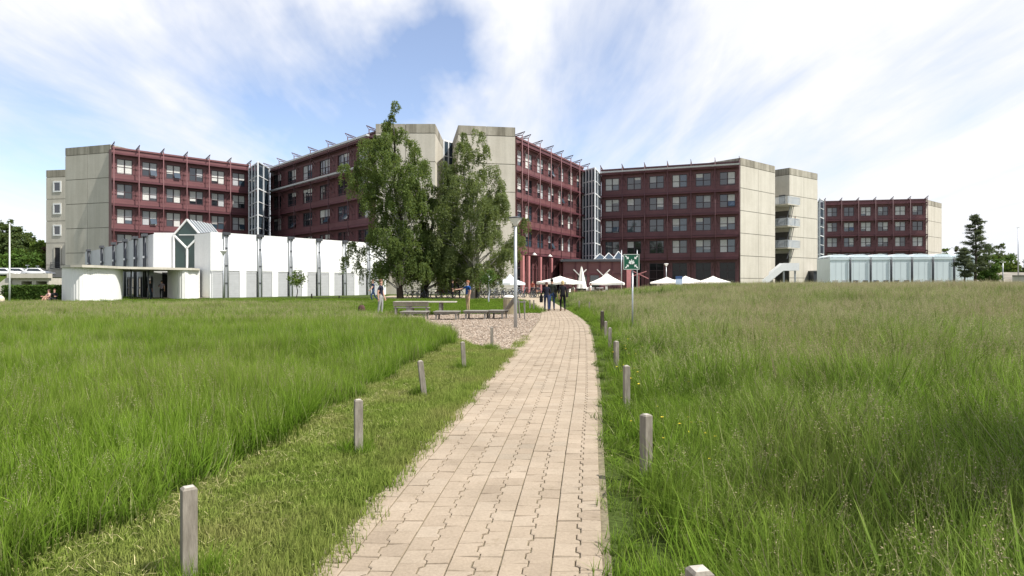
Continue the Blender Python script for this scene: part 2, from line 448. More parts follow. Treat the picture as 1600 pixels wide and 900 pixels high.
for cidx in range(NC):
    off = .5 * ((cidx + 1) // 2 % 2) + (.07 if cidx in (0, NC-1) else 0)
    nrow = int((39 - 1.0) / ROW)
    for r in range(nrow):
        left = []; right = []
        dz = rp.gauss(0, .0016) - (.006 if rp.random() < .02 else 0); tl = rp.gauss(0, .0018)
        for side, lst in ((0, left), (1, right)):
            bnd = cidx + side
            for fr in FR:
                v = 1.0 + (r + off + fr) * ROW
                g = GAP if fr == 0 else (-GAP if fr == 1 else 0)
                y = v + g
                wd = pr(y) - pl(y)
                x = pl(y) + wd * bnd / NC + zig(bnd, fr) + (GAP if side == 0 else -GAP)
                lst.append((x, y))
        poly = left[::-1] + right  # left going back, right going up
        poly = [left[i] for i in range(5, -1, -1)] + right
        cx = sum(p[0] for p in poly)/12; cy = sum(p[1] for p in poly)/12
        o = len(verts)
        ztop = .024 + dz
        ins = .004
        for p in poly:
            ex = ins if p[0] < cx else -ins; ey = ins if p[1] < cy else -ins
            verts.append((p[0] + ex, p[1] + ey, ztop + tl * (1 if p[0] > cx else -1)))
        for p in poly: verts.append((p[0], p[1], ztop - .004))
        for p in poly: verts.append((p[0], p[1], .002))
        t = min(1, max(0, rp.gauss(.5, .17)))
        faces.append(tuple(o + i for i in range(12))); tints.append(t)
        for a in range(12):
            b2 = (a + 1) % 12
            faces.append((o + 12 + a, o + 12 + b2, o + b2, o + a)); tints.append(t)
            faces.append((o + 24 + a, o + 24 + b2, o + 12 + b2, o + 12 + a)); tints.append(t)
me = bpy.data.meshes.new('paved_path'); me.from_pydata(verts, [], faces); me.materials.append(M['paver'])
a_ = me.attributes.new('tint', 'FLOAT', 'FACE'); a_.data.foreach_set('value', tints)
path = tag(link('path', me), kind='structure')
tag(link('path_bed', edge_sheet('path_bed', .5, 39.5, .5, .012, M['sandjoint'], .05)), kind='structure')

# forecourt: pale paving beyond the path, up to the cafe and the bicycle stands
m, nt2, b, out = newmat('forecourt_paving')
b.inputs['Roughness'].default_value = .9; b.inputs['Specular IOR Level'].default_value = .15
n1 = noise(nt2, .6, 5, .6, 'World'); n2 = noise(nt2, 8, 4, .6, 'World')
c = mixc(nt2, .5, ramp(nt2, n1, [(.3, (.34,.28,.205)), (.7, (.40,.335,.25))]), ramp(nt2, n2, [(.3, (.8,.8,.8)), (.7, (1.08,1.08,1.08))]), 'MULTIPLY')
nt2.links.new(c, b.inputs['Base Color']); M['forecourt'] = m
def sheet(name, outline, lift, m_, step=1.2):
    """flat sheet inside the outline (a list of plan points), draped over the ground"""
    bm = bmesh.new()
    vs_ = [bm.verts.new((x, y, 0)) for x, y in outline]
    bm.faces.new(vs_)
    xs_ = [p[0] for p in outline]; ys_ = [p[1] for p in outline]
    for ax, lo, hi in ((0, min(xs_), max(xs_)), (1, min(ys_), max(ys_))):
        t = lo + step
        while t < hi:
            co = (t,0,0) if ax == 0 else (0,t,0); no = (1,0,0) if ax == 0 else (0,1,0)
            bmesh.ops.bisect_plane(bm, geom=bm.verts[:] + bm.edges[:] + bm.faces[:], plane_co=co, plane_no=no)
            t += step
    for v in bm.verts: v.co.z = gz(v.co.x, v.co.y) + lift
    bm.normal_update()
    for f in bm.faces:
        if f.normal.z < 0: f.normal_flip()
    me = bpy.data.meshes.new(name); bm.to_mesh(me); bm.free(); me.materials.append(m_)
    return link(name, me)
fc = [(pl(y), y) for y in np.arange(39.4, 58, 1.5)] + [(-1.5, 57.5), (-8, 57), (-14, 58.5), (-14, 74), (-4, 78), (6, 88), (14, 92), (26, 92), (26, 76), (8, 70), (4.0, 62)] + [(pr(y), y) for y in np.arange(57.4, 39, -1.5)]
tag(sheet('forecourt', fc, .03, M['forecourt'], 1.4), kind='structure')
tag(sheet('entrance_paving', [(-40, 60.5), (-33, 61), (-22, 77), (-17.5, 83.5), (-18.2, 84.0), (-23, 78.2), (-30.6, 66), (-34, 66.5), (-38, 66)], .03, M['forecourt'], 1.4), kind='structure')

# wood chip bed
CHIP = [(-7.9,30.2),(-7.6,29.4),(-4.3,26.6),(-2.0,19.8),(-1.0,16.4),(-.2,15.0),(.03,15.2)] + [(pl(y) - .03, y) for y in np.arange(16, 34.6, 1.2)] + [(1.0,34.2),(0,33.6),(-3.3,32.6),(-5.2,31.6)]
m, nt2, b, out = newmat('wood_chips')
b.inputs['Roughness'].default_value = .95; b.inputs['Specular IOR Level'].default_value = .1
vo = N(nt2, 'ShaderNodeTexVoronoi'); vo.inputs['Scale'].default_value = 16
g_ = N(nt2, 'ShaderNodeNewGeometry'); nt2.links.new(g_.outputs['Position'], vo.inputs['Vector'])
c = mixc(nt2, 1, ramp(nt2, noise(nt2, .7, 5, .6, 'World'), [(.3, (.29,.235,.18)), (.7, (.38,.315,.25))]), ramp(nt2, vo.outputs['Color'], [(.1, (.55,.52,.5)), (.5, (1,1,1)), (.9, (1.35,1.35,1.35))]), 'MULTIPLY')
nt2.links.new(c, b.inputs['Base Color']); bump(nt2, b, vo.outputs['Distance'], .9, .04)
M['chips'] = m
tag(sheet('wood_chip_bed', CHIP, .016, M['chips'], .6), kind='structure')

def inside(poly, x, y):
    x = np.asarray(x); y = np.asarray(y); r = np.zeros(x.shape, bool); n = len(poly)
    for i in range(n):
        x1, y1 = poly[i]; x2, y2 = poly[(i+1) % n]
        if y1 == y2: continue
        c_ = ((y1 > y) != (y2 > y)) & (x < (x2 - x1) * (y - y1) / (y2 - y1) + x1)
        r ^= c_
    return r

# ------------------------------------------------------------------ grass tufts
def tuft_mesh(name, mats, nbl, spread, h0, h1, wid, lean, heads=0, hh=(.8, 1.1), seg=3, seed=0, headsz=1.0, flat=False):
    r = np.random.default_rng(seed); vs_ = []; fs_ = []; hs = []; mi = []
    def strip(p, az, ln, ben, wd, mid, hcol, sg=seg, pitch=None):
        dx, dy = math.cos(az), math.sin(az); px_, py_ = -dy, dx
        fa = r.uniform(0, math.pi); px_, py_ = math.cos(fa), math.sin(fa)
        o = len(vs_)
        for i in range(sg + 1):
            t = i / sg
            hx = ben * ln * t ** 1.8; z = ln * math.sqrt(max(.02, 1 - min(.96, ben * ben))) * t - .35 * ben * ln * t ** 3
            if flat: hx = ln * t; z = .012 + .03 * math.sin(t * 3.1) * r.uniform(0, 1)
            ww = wd * (1 - t ** 1.5) * .5 + wd * .03
            cx, cy = p[0] + dx * hx, p[1] + dy * hx
            vs_.append((cx - px_*ww, cy - py_*ww, z)); vs_.append((cx + px_*ww, cy + py_*ww, z)); hs.extend([hcol(t)] * 2)
        for i in range(sg):
            fs_.append((o + 2*i, o + 2*i + 1, o + 2*i + 3, o + 2*i + 2)); mi.append(mid)
        return cx, cy, z, dx, dy
    for _ in range(nbl):
        rr = spread * math.sqrt(r.uniform()); a = r.uniform(0, 6.283)
        ln = r.uniform(h0, h1)
        strip((rr*math.cos(a), rr*math.sin(a)), r.uniform(0, 6.283), ln, min(.9, abs(r.normal(0, lean))), wid * r.uniform(.6, 1.3) * (2.3 if h1 > .3 and r.uniform() < .07 else 1), 1 if (h1 > .3 and r.uniform() < .05) else 0, lambda t: t)
    for _ in range(heads):
        rr = spread * math.sqrt(r.uniform()); a = r.uniform(0, 6.283); ln = r.uniform(*hh)
        az = r.uniform(0, 6.283)
        cx, cy, z, dx, dy = strip((rr*math.cos(a), rr*math.sin(a)), az, ln, min(.7, abs(r.normal(.1, .22))), wid*.5, 1, lambda t: t)
        for k in range(30):
            t = k / 30; s_ = (.0042 + .0045 * r.uniform()) * headsz
            q = (cx - dx*.05*t + r.normal(0, .020*headsz*(.3+t)), cy - dy*.05*t + r.normal(0, .020*headsz*(.3+t)), z - .17*headsz*t + r.normal(0, .008))
            o = len(vs_); u = Vector((r.normal(), r.normal(), r.normal()*1.5)).normalized() * s_; v = Vector((r.normal(), r.normal(), r.normal())).normalized() * s_ * .45
            Q = Vector(q)
            for p_ in (Q-u, Q-v, Q+u, Q+v): vs_.append(tuple(p_))
            hs.extend([1.0]*4); fs_.append((o, o+1, o+2, o+3)); mi.append(1)
    me = np_mesh(name, np.array(vs_), np.array(fs_), mats, mi)
    at_ = me.attributes.new('h', 'FLOAT', 'POINT'); at_.data.foreach_set('value', np.array(hs, np.float32))
    return me

def make_protos(name, meshes):
    c_ = bpy.data.collections.new(name)
    for i, me in enumerate(meshes):
        o = bpy.data.objects.new('%s_%02d' % (name, i), me); c_.objects.link(o)
    return c_

def scatter(name, xy, protos, smin, smax, zoff=0, hscale=None, tilt=.12, z=None, lodge=0):
    n = len(xy); xy = np.asarray(xy)
    zz_ = gzn(xy[:,0], xy[:,1]) + zoff if z is None else z
    me = bpy.data.meshes.new(name + '_points'); me.vertices.add(n)
    me.vertices.foreach_set('co', np.stack([xy[:,0], xy[:,1], zz_], 1).astype(np.float32).ravel())
    rot = np.stack([NR.normal(0, tilt, n), NR.normal(0, tilt, n), NR.uniform(0, 6.283, n)], 1)
    if lodge:
        ph = 2.6*np.sin(xy[:,0]*.9+1.1*np.sin(xy[:,1]*.5)) + 2.2*np.sin(xy[:,1]*.8+.7) + NR.normal(0, .5, n); am = lodge * np.clip(.5 + .8*np.sin(xy[:,0]*1.7+xy[:,1]*1.1)*np.sin(xy[:,1]*1.4-xy[:,0]*.6), 0, 1)
        rot[:,0] += -am*np.sin(ph - rot[:,2]); rot[:,1] += am*np.cos(ph - rot[:,2])
    sc = NR.uniform(smin, smax, n)[:,None] * np.ones((1,3))
    if hscale is not None: sc[:,2] *= hscale
    for nm, typ, key, arr in (('rot', 'FLOAT_VECTOR', 'vector', rot), ('scl', 'FLOAT_VECTOR', 'vector', sc)):
        a = me.attributes.new(nm, typ, 'POINT'); a.data.foreach_set(key, arr.astype(np.float32).ravel())
    a = me.attributes.new('pick', 'INT', 'POINT'); a.data.foreach_set('value', NR.integers(0, len(protos.objects), n).astype(np.int32))
    o = link(name, me)
    g = bpy.data.node_groups.new(name, 'GeometryNodeTree')
    g.interface.new_socket('Geometry', in_out='INPUT', socket_type='NodeSocketGeometry'); g.interface.new_socket('Geometry', in_out='OUTPUT', socket_type='NodeSocketGeometry')
    gi = g.nodes.new('NodeGroupInput'); go = g.nodes.new('NodeGroupOutput')
    ci = g.nodes.new('GeometryNodeCollectionInfo'); ci.inputs[0].default_value = protos; ci.inputs[1].default_value = True; ci.inputs[2].default_value = True
    ip = g.nodes.new('GeometryNodeInstanceOnPoints'); ip.inputs['Pick Instance'].default_value = True
    def na(nm, dt):
        q = g.nodes.new('GeometryNodeInputNamedAttribute'); q.data_type = dt; q.inputs[0].default_value = nm; return q.outputs[0]
    er = g.nodes.new('FunctionNodeEulerToRotation'); g.links.new(na('rot', 'FLOAT_VECTOR'), er.inputs[0])
    g.links.new(gi.outputs[0], ip.inputs['Points']); g.links.new(ci.outputs[0], ip.inputs['Instance'])
    g.links.new(na('pick', 'INT'), ip.inputs['Instance Index']); g.links.new(er.outputs[0], ip.inputs['Rotation']); g.links.new(na('scl', 'FLOAT_VECTOR'), ip.inputs['Scale'])
    g.links.new(ip.outputs[0], go.inputs[0])
    md = o.modifiers.new('scatter', 'NODES'); md.node_group = g
    return o

def patch(x, y, k=1.0): return .5 + .25*np.sin(x*.9*k + 1.3*np.sin(y*.7*k)) + .25*np.sin(y*1.1*k + 1.1*np.sin(x*.8*k+2))
def sample(n, x0, x1, y0, y1):
    return NR.uniform(x0, x1, n), NR.uniform(y0, y1, n)
MOW = [(0, -3.0), (3.66, -2.62), (4.6, -2.55), (5.4, -2.37), (7.7, -2.3), (10.9, -2.15), (15.7, -1.75), (18.4, -1.5), (20.5, -2.0)]
def mow(y): return np.interp(y, [p[0] for p in MOW], [p[1] for p in MOW]) + .10*np.sin(y*3.1) + .06*np.sin(y*7.7+1)
def vis(x, y, marg=.06): return np.abs(x) < y * (.8 + marg) + .8

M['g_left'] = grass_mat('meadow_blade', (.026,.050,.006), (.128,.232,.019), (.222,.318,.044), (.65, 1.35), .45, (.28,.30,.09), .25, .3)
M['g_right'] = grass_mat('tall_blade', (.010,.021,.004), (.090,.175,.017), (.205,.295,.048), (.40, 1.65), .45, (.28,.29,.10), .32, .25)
M['g_mown'] = grass_mat('mown_blade', (.075,.115,.022), (.185,.262,.042), (.30,.36,.085), (.75, 1.25), .35, (.33,.30,.12), .55, .9)
M['straw'] = grass_mat('straw', (.08,.13,.03), (.19,.23,.075), (.37,.345,.19), (.75, 1.25), .3, (.36,.25,.18), .5, .3)
M['drystraw'] = mat('dry_clippings', (.40,.36,.17), .8, var=.3, scale=3)
M['yellow'] = mat('buttercup', (.75,.55,.02), .5)

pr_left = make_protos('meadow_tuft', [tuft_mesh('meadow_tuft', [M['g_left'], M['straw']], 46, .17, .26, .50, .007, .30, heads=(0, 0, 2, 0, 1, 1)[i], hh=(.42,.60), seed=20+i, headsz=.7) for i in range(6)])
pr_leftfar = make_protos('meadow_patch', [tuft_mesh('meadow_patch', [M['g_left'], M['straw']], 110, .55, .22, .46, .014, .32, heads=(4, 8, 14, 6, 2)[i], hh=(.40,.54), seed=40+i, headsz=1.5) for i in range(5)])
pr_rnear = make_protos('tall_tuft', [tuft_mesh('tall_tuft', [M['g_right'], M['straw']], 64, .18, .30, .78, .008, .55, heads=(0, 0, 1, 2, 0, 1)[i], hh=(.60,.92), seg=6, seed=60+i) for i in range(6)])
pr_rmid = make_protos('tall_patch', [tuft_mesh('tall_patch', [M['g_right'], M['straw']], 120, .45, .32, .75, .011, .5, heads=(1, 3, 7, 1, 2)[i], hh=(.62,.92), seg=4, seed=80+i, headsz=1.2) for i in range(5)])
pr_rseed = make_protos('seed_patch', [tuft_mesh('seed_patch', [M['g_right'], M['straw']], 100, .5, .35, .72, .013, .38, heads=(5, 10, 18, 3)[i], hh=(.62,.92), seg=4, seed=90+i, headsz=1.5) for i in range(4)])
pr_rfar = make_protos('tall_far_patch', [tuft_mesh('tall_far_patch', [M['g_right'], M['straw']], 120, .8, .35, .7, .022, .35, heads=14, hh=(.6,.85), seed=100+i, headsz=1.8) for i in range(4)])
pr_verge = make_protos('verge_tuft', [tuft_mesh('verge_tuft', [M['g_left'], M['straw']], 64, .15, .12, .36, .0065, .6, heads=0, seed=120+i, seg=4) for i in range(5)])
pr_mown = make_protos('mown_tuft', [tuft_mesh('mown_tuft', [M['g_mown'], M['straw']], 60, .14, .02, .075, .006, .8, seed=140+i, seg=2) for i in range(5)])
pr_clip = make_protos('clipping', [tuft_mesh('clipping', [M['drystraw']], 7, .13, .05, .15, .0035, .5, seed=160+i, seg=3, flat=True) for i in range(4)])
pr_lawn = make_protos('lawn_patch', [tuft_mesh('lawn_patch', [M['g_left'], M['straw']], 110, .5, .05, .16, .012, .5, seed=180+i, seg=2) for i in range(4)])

def region_left(n, x0, x1, y0, y1):
    x, y = sample(n, x0, x1, y0, y1)
    k = (x < mow(y)) & vis(x, y) & ~inside(CHIP, x, y)
    k &= ~((y > 33) & (x > -9 - .12*(y-33)))
    return np.stack([x[k], y[k]], 1)
a1 = region_left(9000, -14, 0, 2.4, 12)
a2 = region_left(9000, -24, 0, 12, 24)
far1 = region_left(9500, -50, 0, 23, 51)
g1 = scatter('meadow_grass', np.concatenate([a1, a2]), pr_left, .75, 1.25, hscale=.70 + .5*patch(*np.concatenate([a1, a2]).T), lodge=.35)
tag(g1, 'bright green uncut meadow grass left of the paved path', 'grass', kind='stuff')
hs_ = .85 - .5 * smn(38, 50, far1[:,1]) - .35 * smn(23, 33, far1[:,1]) * smn(-14, -6, far1[:,0])
g2 = scatter('meadow_grass', far1, pr_leftfar, .85, 1.2, hscale=hs_*(.75+.4*patch(far1[:,0], far1[:,1], .6)), lodge=.2)
tag(g2, 'pale topped meadow grass reaching to the white hall', 'grass', kind='stuff')

def region_right(n, x0, x1, y0, y1, off=.75):
    x, y = sample(n, x0, x1, y0, y1)
    k = (x > np.interp(y, _ry, _rx) + off + .12*np.sin(y*2.3)) & vis(x, y, .1)
    return np.stack([x[k], y[k]], 1)
r1 = region_right(5200, .8, 8.5, 1.7, 8, .62)
r2 = region_right(7200, .8, 17, 8, 17, .8)
r3 = region_right(10500, 2, 42, 17, 46, 1.0)
r4 = region_right(3800, 3.5, 90, 46, 82, 1.0)
r4 = r4[~inside(fc, r4[:,0], r4[:,1])]
def lowedge(a): # shorter near the path, full height further in
    lat = a[:,0] - np.interp(a[:,1], _ry, _rx)
    return .42 + .58 * smn(.6, 2.0, lat)
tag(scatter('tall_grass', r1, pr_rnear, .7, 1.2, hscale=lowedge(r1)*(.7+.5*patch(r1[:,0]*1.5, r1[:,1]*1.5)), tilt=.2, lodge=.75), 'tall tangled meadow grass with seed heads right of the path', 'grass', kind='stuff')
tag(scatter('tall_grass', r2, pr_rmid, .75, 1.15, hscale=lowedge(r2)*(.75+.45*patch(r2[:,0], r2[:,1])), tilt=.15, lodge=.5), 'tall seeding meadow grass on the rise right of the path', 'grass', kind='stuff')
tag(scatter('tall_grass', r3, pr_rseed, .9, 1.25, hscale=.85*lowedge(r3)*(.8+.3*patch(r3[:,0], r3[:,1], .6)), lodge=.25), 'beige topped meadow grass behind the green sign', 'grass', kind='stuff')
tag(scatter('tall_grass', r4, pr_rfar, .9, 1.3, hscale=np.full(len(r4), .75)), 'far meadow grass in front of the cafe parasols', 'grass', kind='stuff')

x, y = sample(9000, -.5, 6, 1.6, 40)
latr = x - np.interp(y, _ry, _rx)
k = (latr > .07 + .05*np.sin(y*5)) & (latr < 1.15) & vis(x, y) & (NR.uniform(0, 1, len(x)) < np.where(y < 12, 1, .55))
tag(scatter('verge_grass', np.stack([x[k], y[k]], 1), pr_verge, .55, 1.15, tilt=.2, hscale=.5+.95*smn(.1, .6, latr[k]), lodge=.4), 'lush short grass along the right edge of the path', 'grass', kind='stuff')

x, y = sample(22000, -3.2, 2, 2.2, 19)
latl = np.interp(y, _ly, _lx) - x
k = (latl > -.015 + .05*np.sin(y*4.2)*np.sin(y*1.7)) & (x > mow(y) - .15) & vis(x, y) & ~inside(CHIP, x, y)
tag(scatter('mown_grass', np.stack([x[k], y[k]], 1), pr_mown, .7, 1.4, hscale=np.where(latl[k] < .35, 1.5, 1.0)), 'mown strip of grass with clippings along the path', 'grass', kind='stuff')
k2 = k & (NR.uniform(0, 1, len(x)) < np.where(x < mow(y) + .35, .26, .05)) & (latl > .35)
tag(scatter('grass_clippings', np.stack([x[k2], y[k2]], 1), pr_clip, .7, 1.2, zoff=.03, tilt=.1), 'dry straw coloured clippings lying on the mown strip', 'clippings', kind='stuff')

x, y = sample(9000, -24, 3.2, 31, 58)
k = vis(x, y) & ~inside(CHIP, x, y) & ~inside(fc, x, y) & (x < np.interp(y, _ly, _lx) - .05) & ((x > -9.2 - .12*(y-33)) | (y > 50))
tag(scatter('lawn_grass', np.stack([x[k], y[k]], 1), pr_lawn, .8, 1.2), 'short green lawn under the birches behind the benches', 'grass', kind='stuff')
x, y = sample(6000, -85, -20, 47, 100)
k = vis(x, y, .02) & (x < -20 - .0*y) & ~((x > -38) & (y > 58)) & ~((x > -60) & (y > 66))
tag(scatter('lawn_grass', np.stack([x[k], y[k]], 1), pr_lawn, .9, 1.3, hscale=np.full(k.sum(), .8)), 'short lawn by the white pavilion and up the bank', 'grass', kind='stuff')

fx = []; fy = []
for bx, by in ((-1.73, 3.43), (-1.44, 6.0), (-1.26, 9.1), (-.87, 11.9), (-.49, 15.5), (.72, 2.45), (1.1, 5.25), (1.52, 8.4), (1.97, 11.9), (2.35, 15.1)):
    a = NR.uniform(0, 6.28, 26); q = NR.uniform(.05, .17, 26); fx += list(bx + q*np.cos(a)); fy += list(by + q*np.sin(a))
tag(scatter('post_foot_grass', np.stack([fx, fy], 1), pr_verge, .35, .75, tilt=.2), 'longer grass left standing round the feet of the posts', 'grass', kind='stuff')
# loose wood chips, edge sand and yellow flowers
def chunk(name, m_, l, w_, t, seed):
    r = random.Random(seed); k = MB(); vs_ = []
    for z in (0, t):
        for a, b_ in ((-1,-1),(1,-1),(1,1),(-1,1)):
            vs_.append((a*l/2*r.uniform(.7,1.1), b_*w_/2*r.uniform(.6,1.1), z*r.uniform(.6,1.1)))
    k.add(vs_, [(3,2,1,0),(4,5,6,7),(0,1,5,4),(1,2,6,5),(2,3,7,6),(3,0,4,7)]); return k.mesh(name, m_)
cm1 = mat('chip_light', (.40,.335,.27), .9, var=.2); cm2 = mat('chip_brown', (.29,.225,.17), .9, var=.2)
pr_chip = make_protos('chip', [chunk('chip', (cm1, cm2)[i % 2], .055, .022, .012, i) for i in range(6)])
x, y = sample(30000, -8, 2, 15, 34.5); k = inside(CHIP, x, y); x, y = x[k], y[k]
tag(scatter('wood_chips', np.stack([x, y], 1), pr_chip, .7, 1.6, zoff=.016, tilt=.35), 'pinkish wood chips around the benches', 'wood chips', kind='stuff')
sm1 = mat('edge_stone', (.36,.30,.215), .9, var=.2)
pr_st = make_protos('edge_stone', [chunk('edge_stone', sm1, .05, .035, .02, 30+i) for i in range(5)])
y = NR.uniform(2.4, 15, 1500); dens = np.sin(y*2.1) + np.sin(y*5.3+1) + .4*np.sin(y*11); y = y[dens > .1]; x = np.interp(y, _ly, _lx) - np.abs(NR.normal(0, .035, len(y))) + .01
tag(scatter('edge_stones', np.stack([x, y], 1), pr_st, .2, .8, zoff=.006, tilt=.3), 'crumbled sandy stones along the left edge of the path', 'stones', kind='stuff')
def flower(seed):
    k = MB(); r = random.Random(seed); h = r.uniform(.26, .42)
    k.tube([(0,0,0),(.01,0,h*.6),(.03,.01,h)], .0018, 4, 0)
    for i in range(5):
        a = i*2*math.pi/5; d = Vector((math.cos(a), math.sin(a), .35)); s_ = Vector((-math.sin(a), math.cos(a), 0))
        c0 = Vector((.03,.01,h)); k.add([c0, c0+d*.009-s_*.007, c0+d*.017, c0+d*.009+s_*.007], [(0,1,2,3)], 1)
    return k.mesh('buttercup', [M['g_left'], M['yellow']])
pr_fl = make_protos('buttercup', [flower(i) for i in range(4)])
y = NR.uniform(5, 15, 60); x = np.interp(y, _ry, _rx) + NR.uniform(.25, 1.3, len(y))
tag(scatter('buttercups', np.stack([x, y], 1), pr_fl, .7, 1.05), 'small yellow flowers in the grass beside the path', 'wildflowers', kind='stuff')
# ------------------------------------------------------------------ main building wings
def plan(px, d): return Vector(((px - 800) / F * d, d, 0))
_wcache = {}
def window_meshes(w_, h_, half=False):
    """frame, pane for a window of two lights (or one) with a transom, origin at its lower left on the wall face, outward is -y"""
    key = ('w', round(w_, 2), round(h_, 2), half)
    if key in _wcache: return _wcache[key]
    f = MB(); t = .10; n = 1 if half else 2
    f.box(-.02, t, -.10, .0, 0, h_); f.box(w_-t, w_+.02, -.10, .0, 0, h_)
    f.box(t, w_-t, -.10, .0, 0, t); f.box(t, w_-t, -.10, .0, h_-t, h_)
    if n == 2: f.box(w_/2-.085, w_/2+.085, -.098, .0, t, h_-t)
    xs = [(t, w_-t)] if half else [(t, w_/2-.085), (w_/2+.085, w_-t)]
    for a, b_ in xs: f.box(a, b_, -.09, .0, h_*.47-.05, h_*.47+.05)
    p = MB(); p.box(t*.6, w_-t*.6, -.035, -.003, t*.6, h_-t*.6)
    _wcache[key] = (f.mesh('window', M['winframe']), p.mesh('pane', M['glass']), xs)
    return _wcache[key]
def blind_mesh(wd, ht, mk):
    key = ('b', round(wd, 2), round(ht, 2), mk)
    if key not in _wcache:
        k = MB(); n = max(3, int(ht / .16))
        for i in range(n):
            z0 = -ht + ht*i/n
            k.obox((0, -.052, z0), (wd, 0, 0), (0, -.016, 0), (0, .006, ht/n - .012))
        _wcache[key] = k.mesh('blind', M[mk])
    return _wcache[key]
def add_window(root, x, z, w_, h_, r, p_blind, half=False, y=0):
    fm, pm, xs = window_meshes(w_, h_, half)
    wo_ = link('window', fm, root, (x, y, z))
    if r.random() < .3:
        k2 = ('pb', round(w_, 2), round(h_, 2), half)
        if k2 not in _wcache: pm2 = pm.copy(); pm2.materials[0] = M['glassblue']; _wcache[k2] = pm2
        pm = _wcache[k2]
    link('pane', pm, wo_)
    for a, b_ in xs:
        if r.random() < p_blind:
            ht = (h_ - .2) * r.choice([.5, .62, .75, .8, 1, 1, 1] if p_blind > .65 else [.5, .5, .62, .75, .9, 1, 1, .3, .2])
            bo = link('blind', blind_mesh(b_-a, ht, 'blind' if r.random() < .62 else 'blind2'), wo_, (a, 0, h_-.1))
    if r.random() < .14 and xs:  # a sash standing open
        a, b_ = xs[-1]; s_ = MB(); wd = b_-a
        s_.obox((a, -.11, h_*.47), (wd, 0, 0), (0, -.38, -h_*.36), (0, .03, .03)); s_.build('open_sash', M['glassblue'], wo_)
    return wo_

def local(root, v):
    d = Vector((v[0], v[1])) - Vector((root.location.x, root.location.y)); a = -root.rotation_euler.z
    return Vector((d.x*math.cos(a) - d.y*math.sin(a), d.x*math.sin(a) + d.y*math.cos(a), 0))

def concrete_block(name, parent, A, B, depth, z0, ztop, ncol=2, floor=3.84, cap=1.25, joint0=None, back=None):
    """panelled concrete block whose front runs A to B (plan points in the parent's frame), outward to the right-hand side of A->B"""
    A, B = Vector((A[0], A[1], 0)), Vector((B[0], B[1], 0)); d = (B-A).normalized(); n = Vector((d.y, -d.x, 0))
    k = MB(); C_, D_ = B - n*depth, A - n*depth
    e = .06
    k.obox(Vector((A.x, A.y, z0)) + (d - n)*.07, d*((B-A).length - .14), -n*(depth - .14), Vector((0,0,ztop-z0-.15)), 1)
    for (p, q, nc) in ((A, B, ncol), (B, C_, max(1, round(depth/4.5))), (C_, D_, 2), (D_, A, max(1, round(depth/4.5)))):
        dd = (q-p).normalized(); nn = Vector((dd.y, -dd.x, 0)); L = (q-p).length
        zs = [z0]; zj = ztop - cap - floor * 20
        while zj < ztop - cap - .1:
            if zj > z0 + .6: zs.append(zj)
            zj += floor
        zs += [ztop - cap, ztop]
        for i, (za, zb) in enumerate(zip(zs, zs[1:])):
            for c_ in range(nc):
                xa = L*c_/nc + (.0 if c_ == 0 else .03); xb = L*(c_+1)/nc - (.10 if c_ == nc-1 else .03)
                k.obox(p + dd*xa - nn*.10 + Vector((0,0,za + (.045 if i else 0))), dd*(xb-xa), nn*.10, Vector((0,0,zb-za-(.045 if i else 0)-(.045 if zb < ztop else 0))), 2 if i == len(zs)-2 else 0)
    k.obox(Vector((A.x, A.y, ztop-.12)) + (d-n)*.11, d*((B-A).length-.22), -n*(depth-.22), Vector((0,0,.06)), 2)
    return k.build(name, [M['conc'], M['joint'], M['conc_cap']], parent)

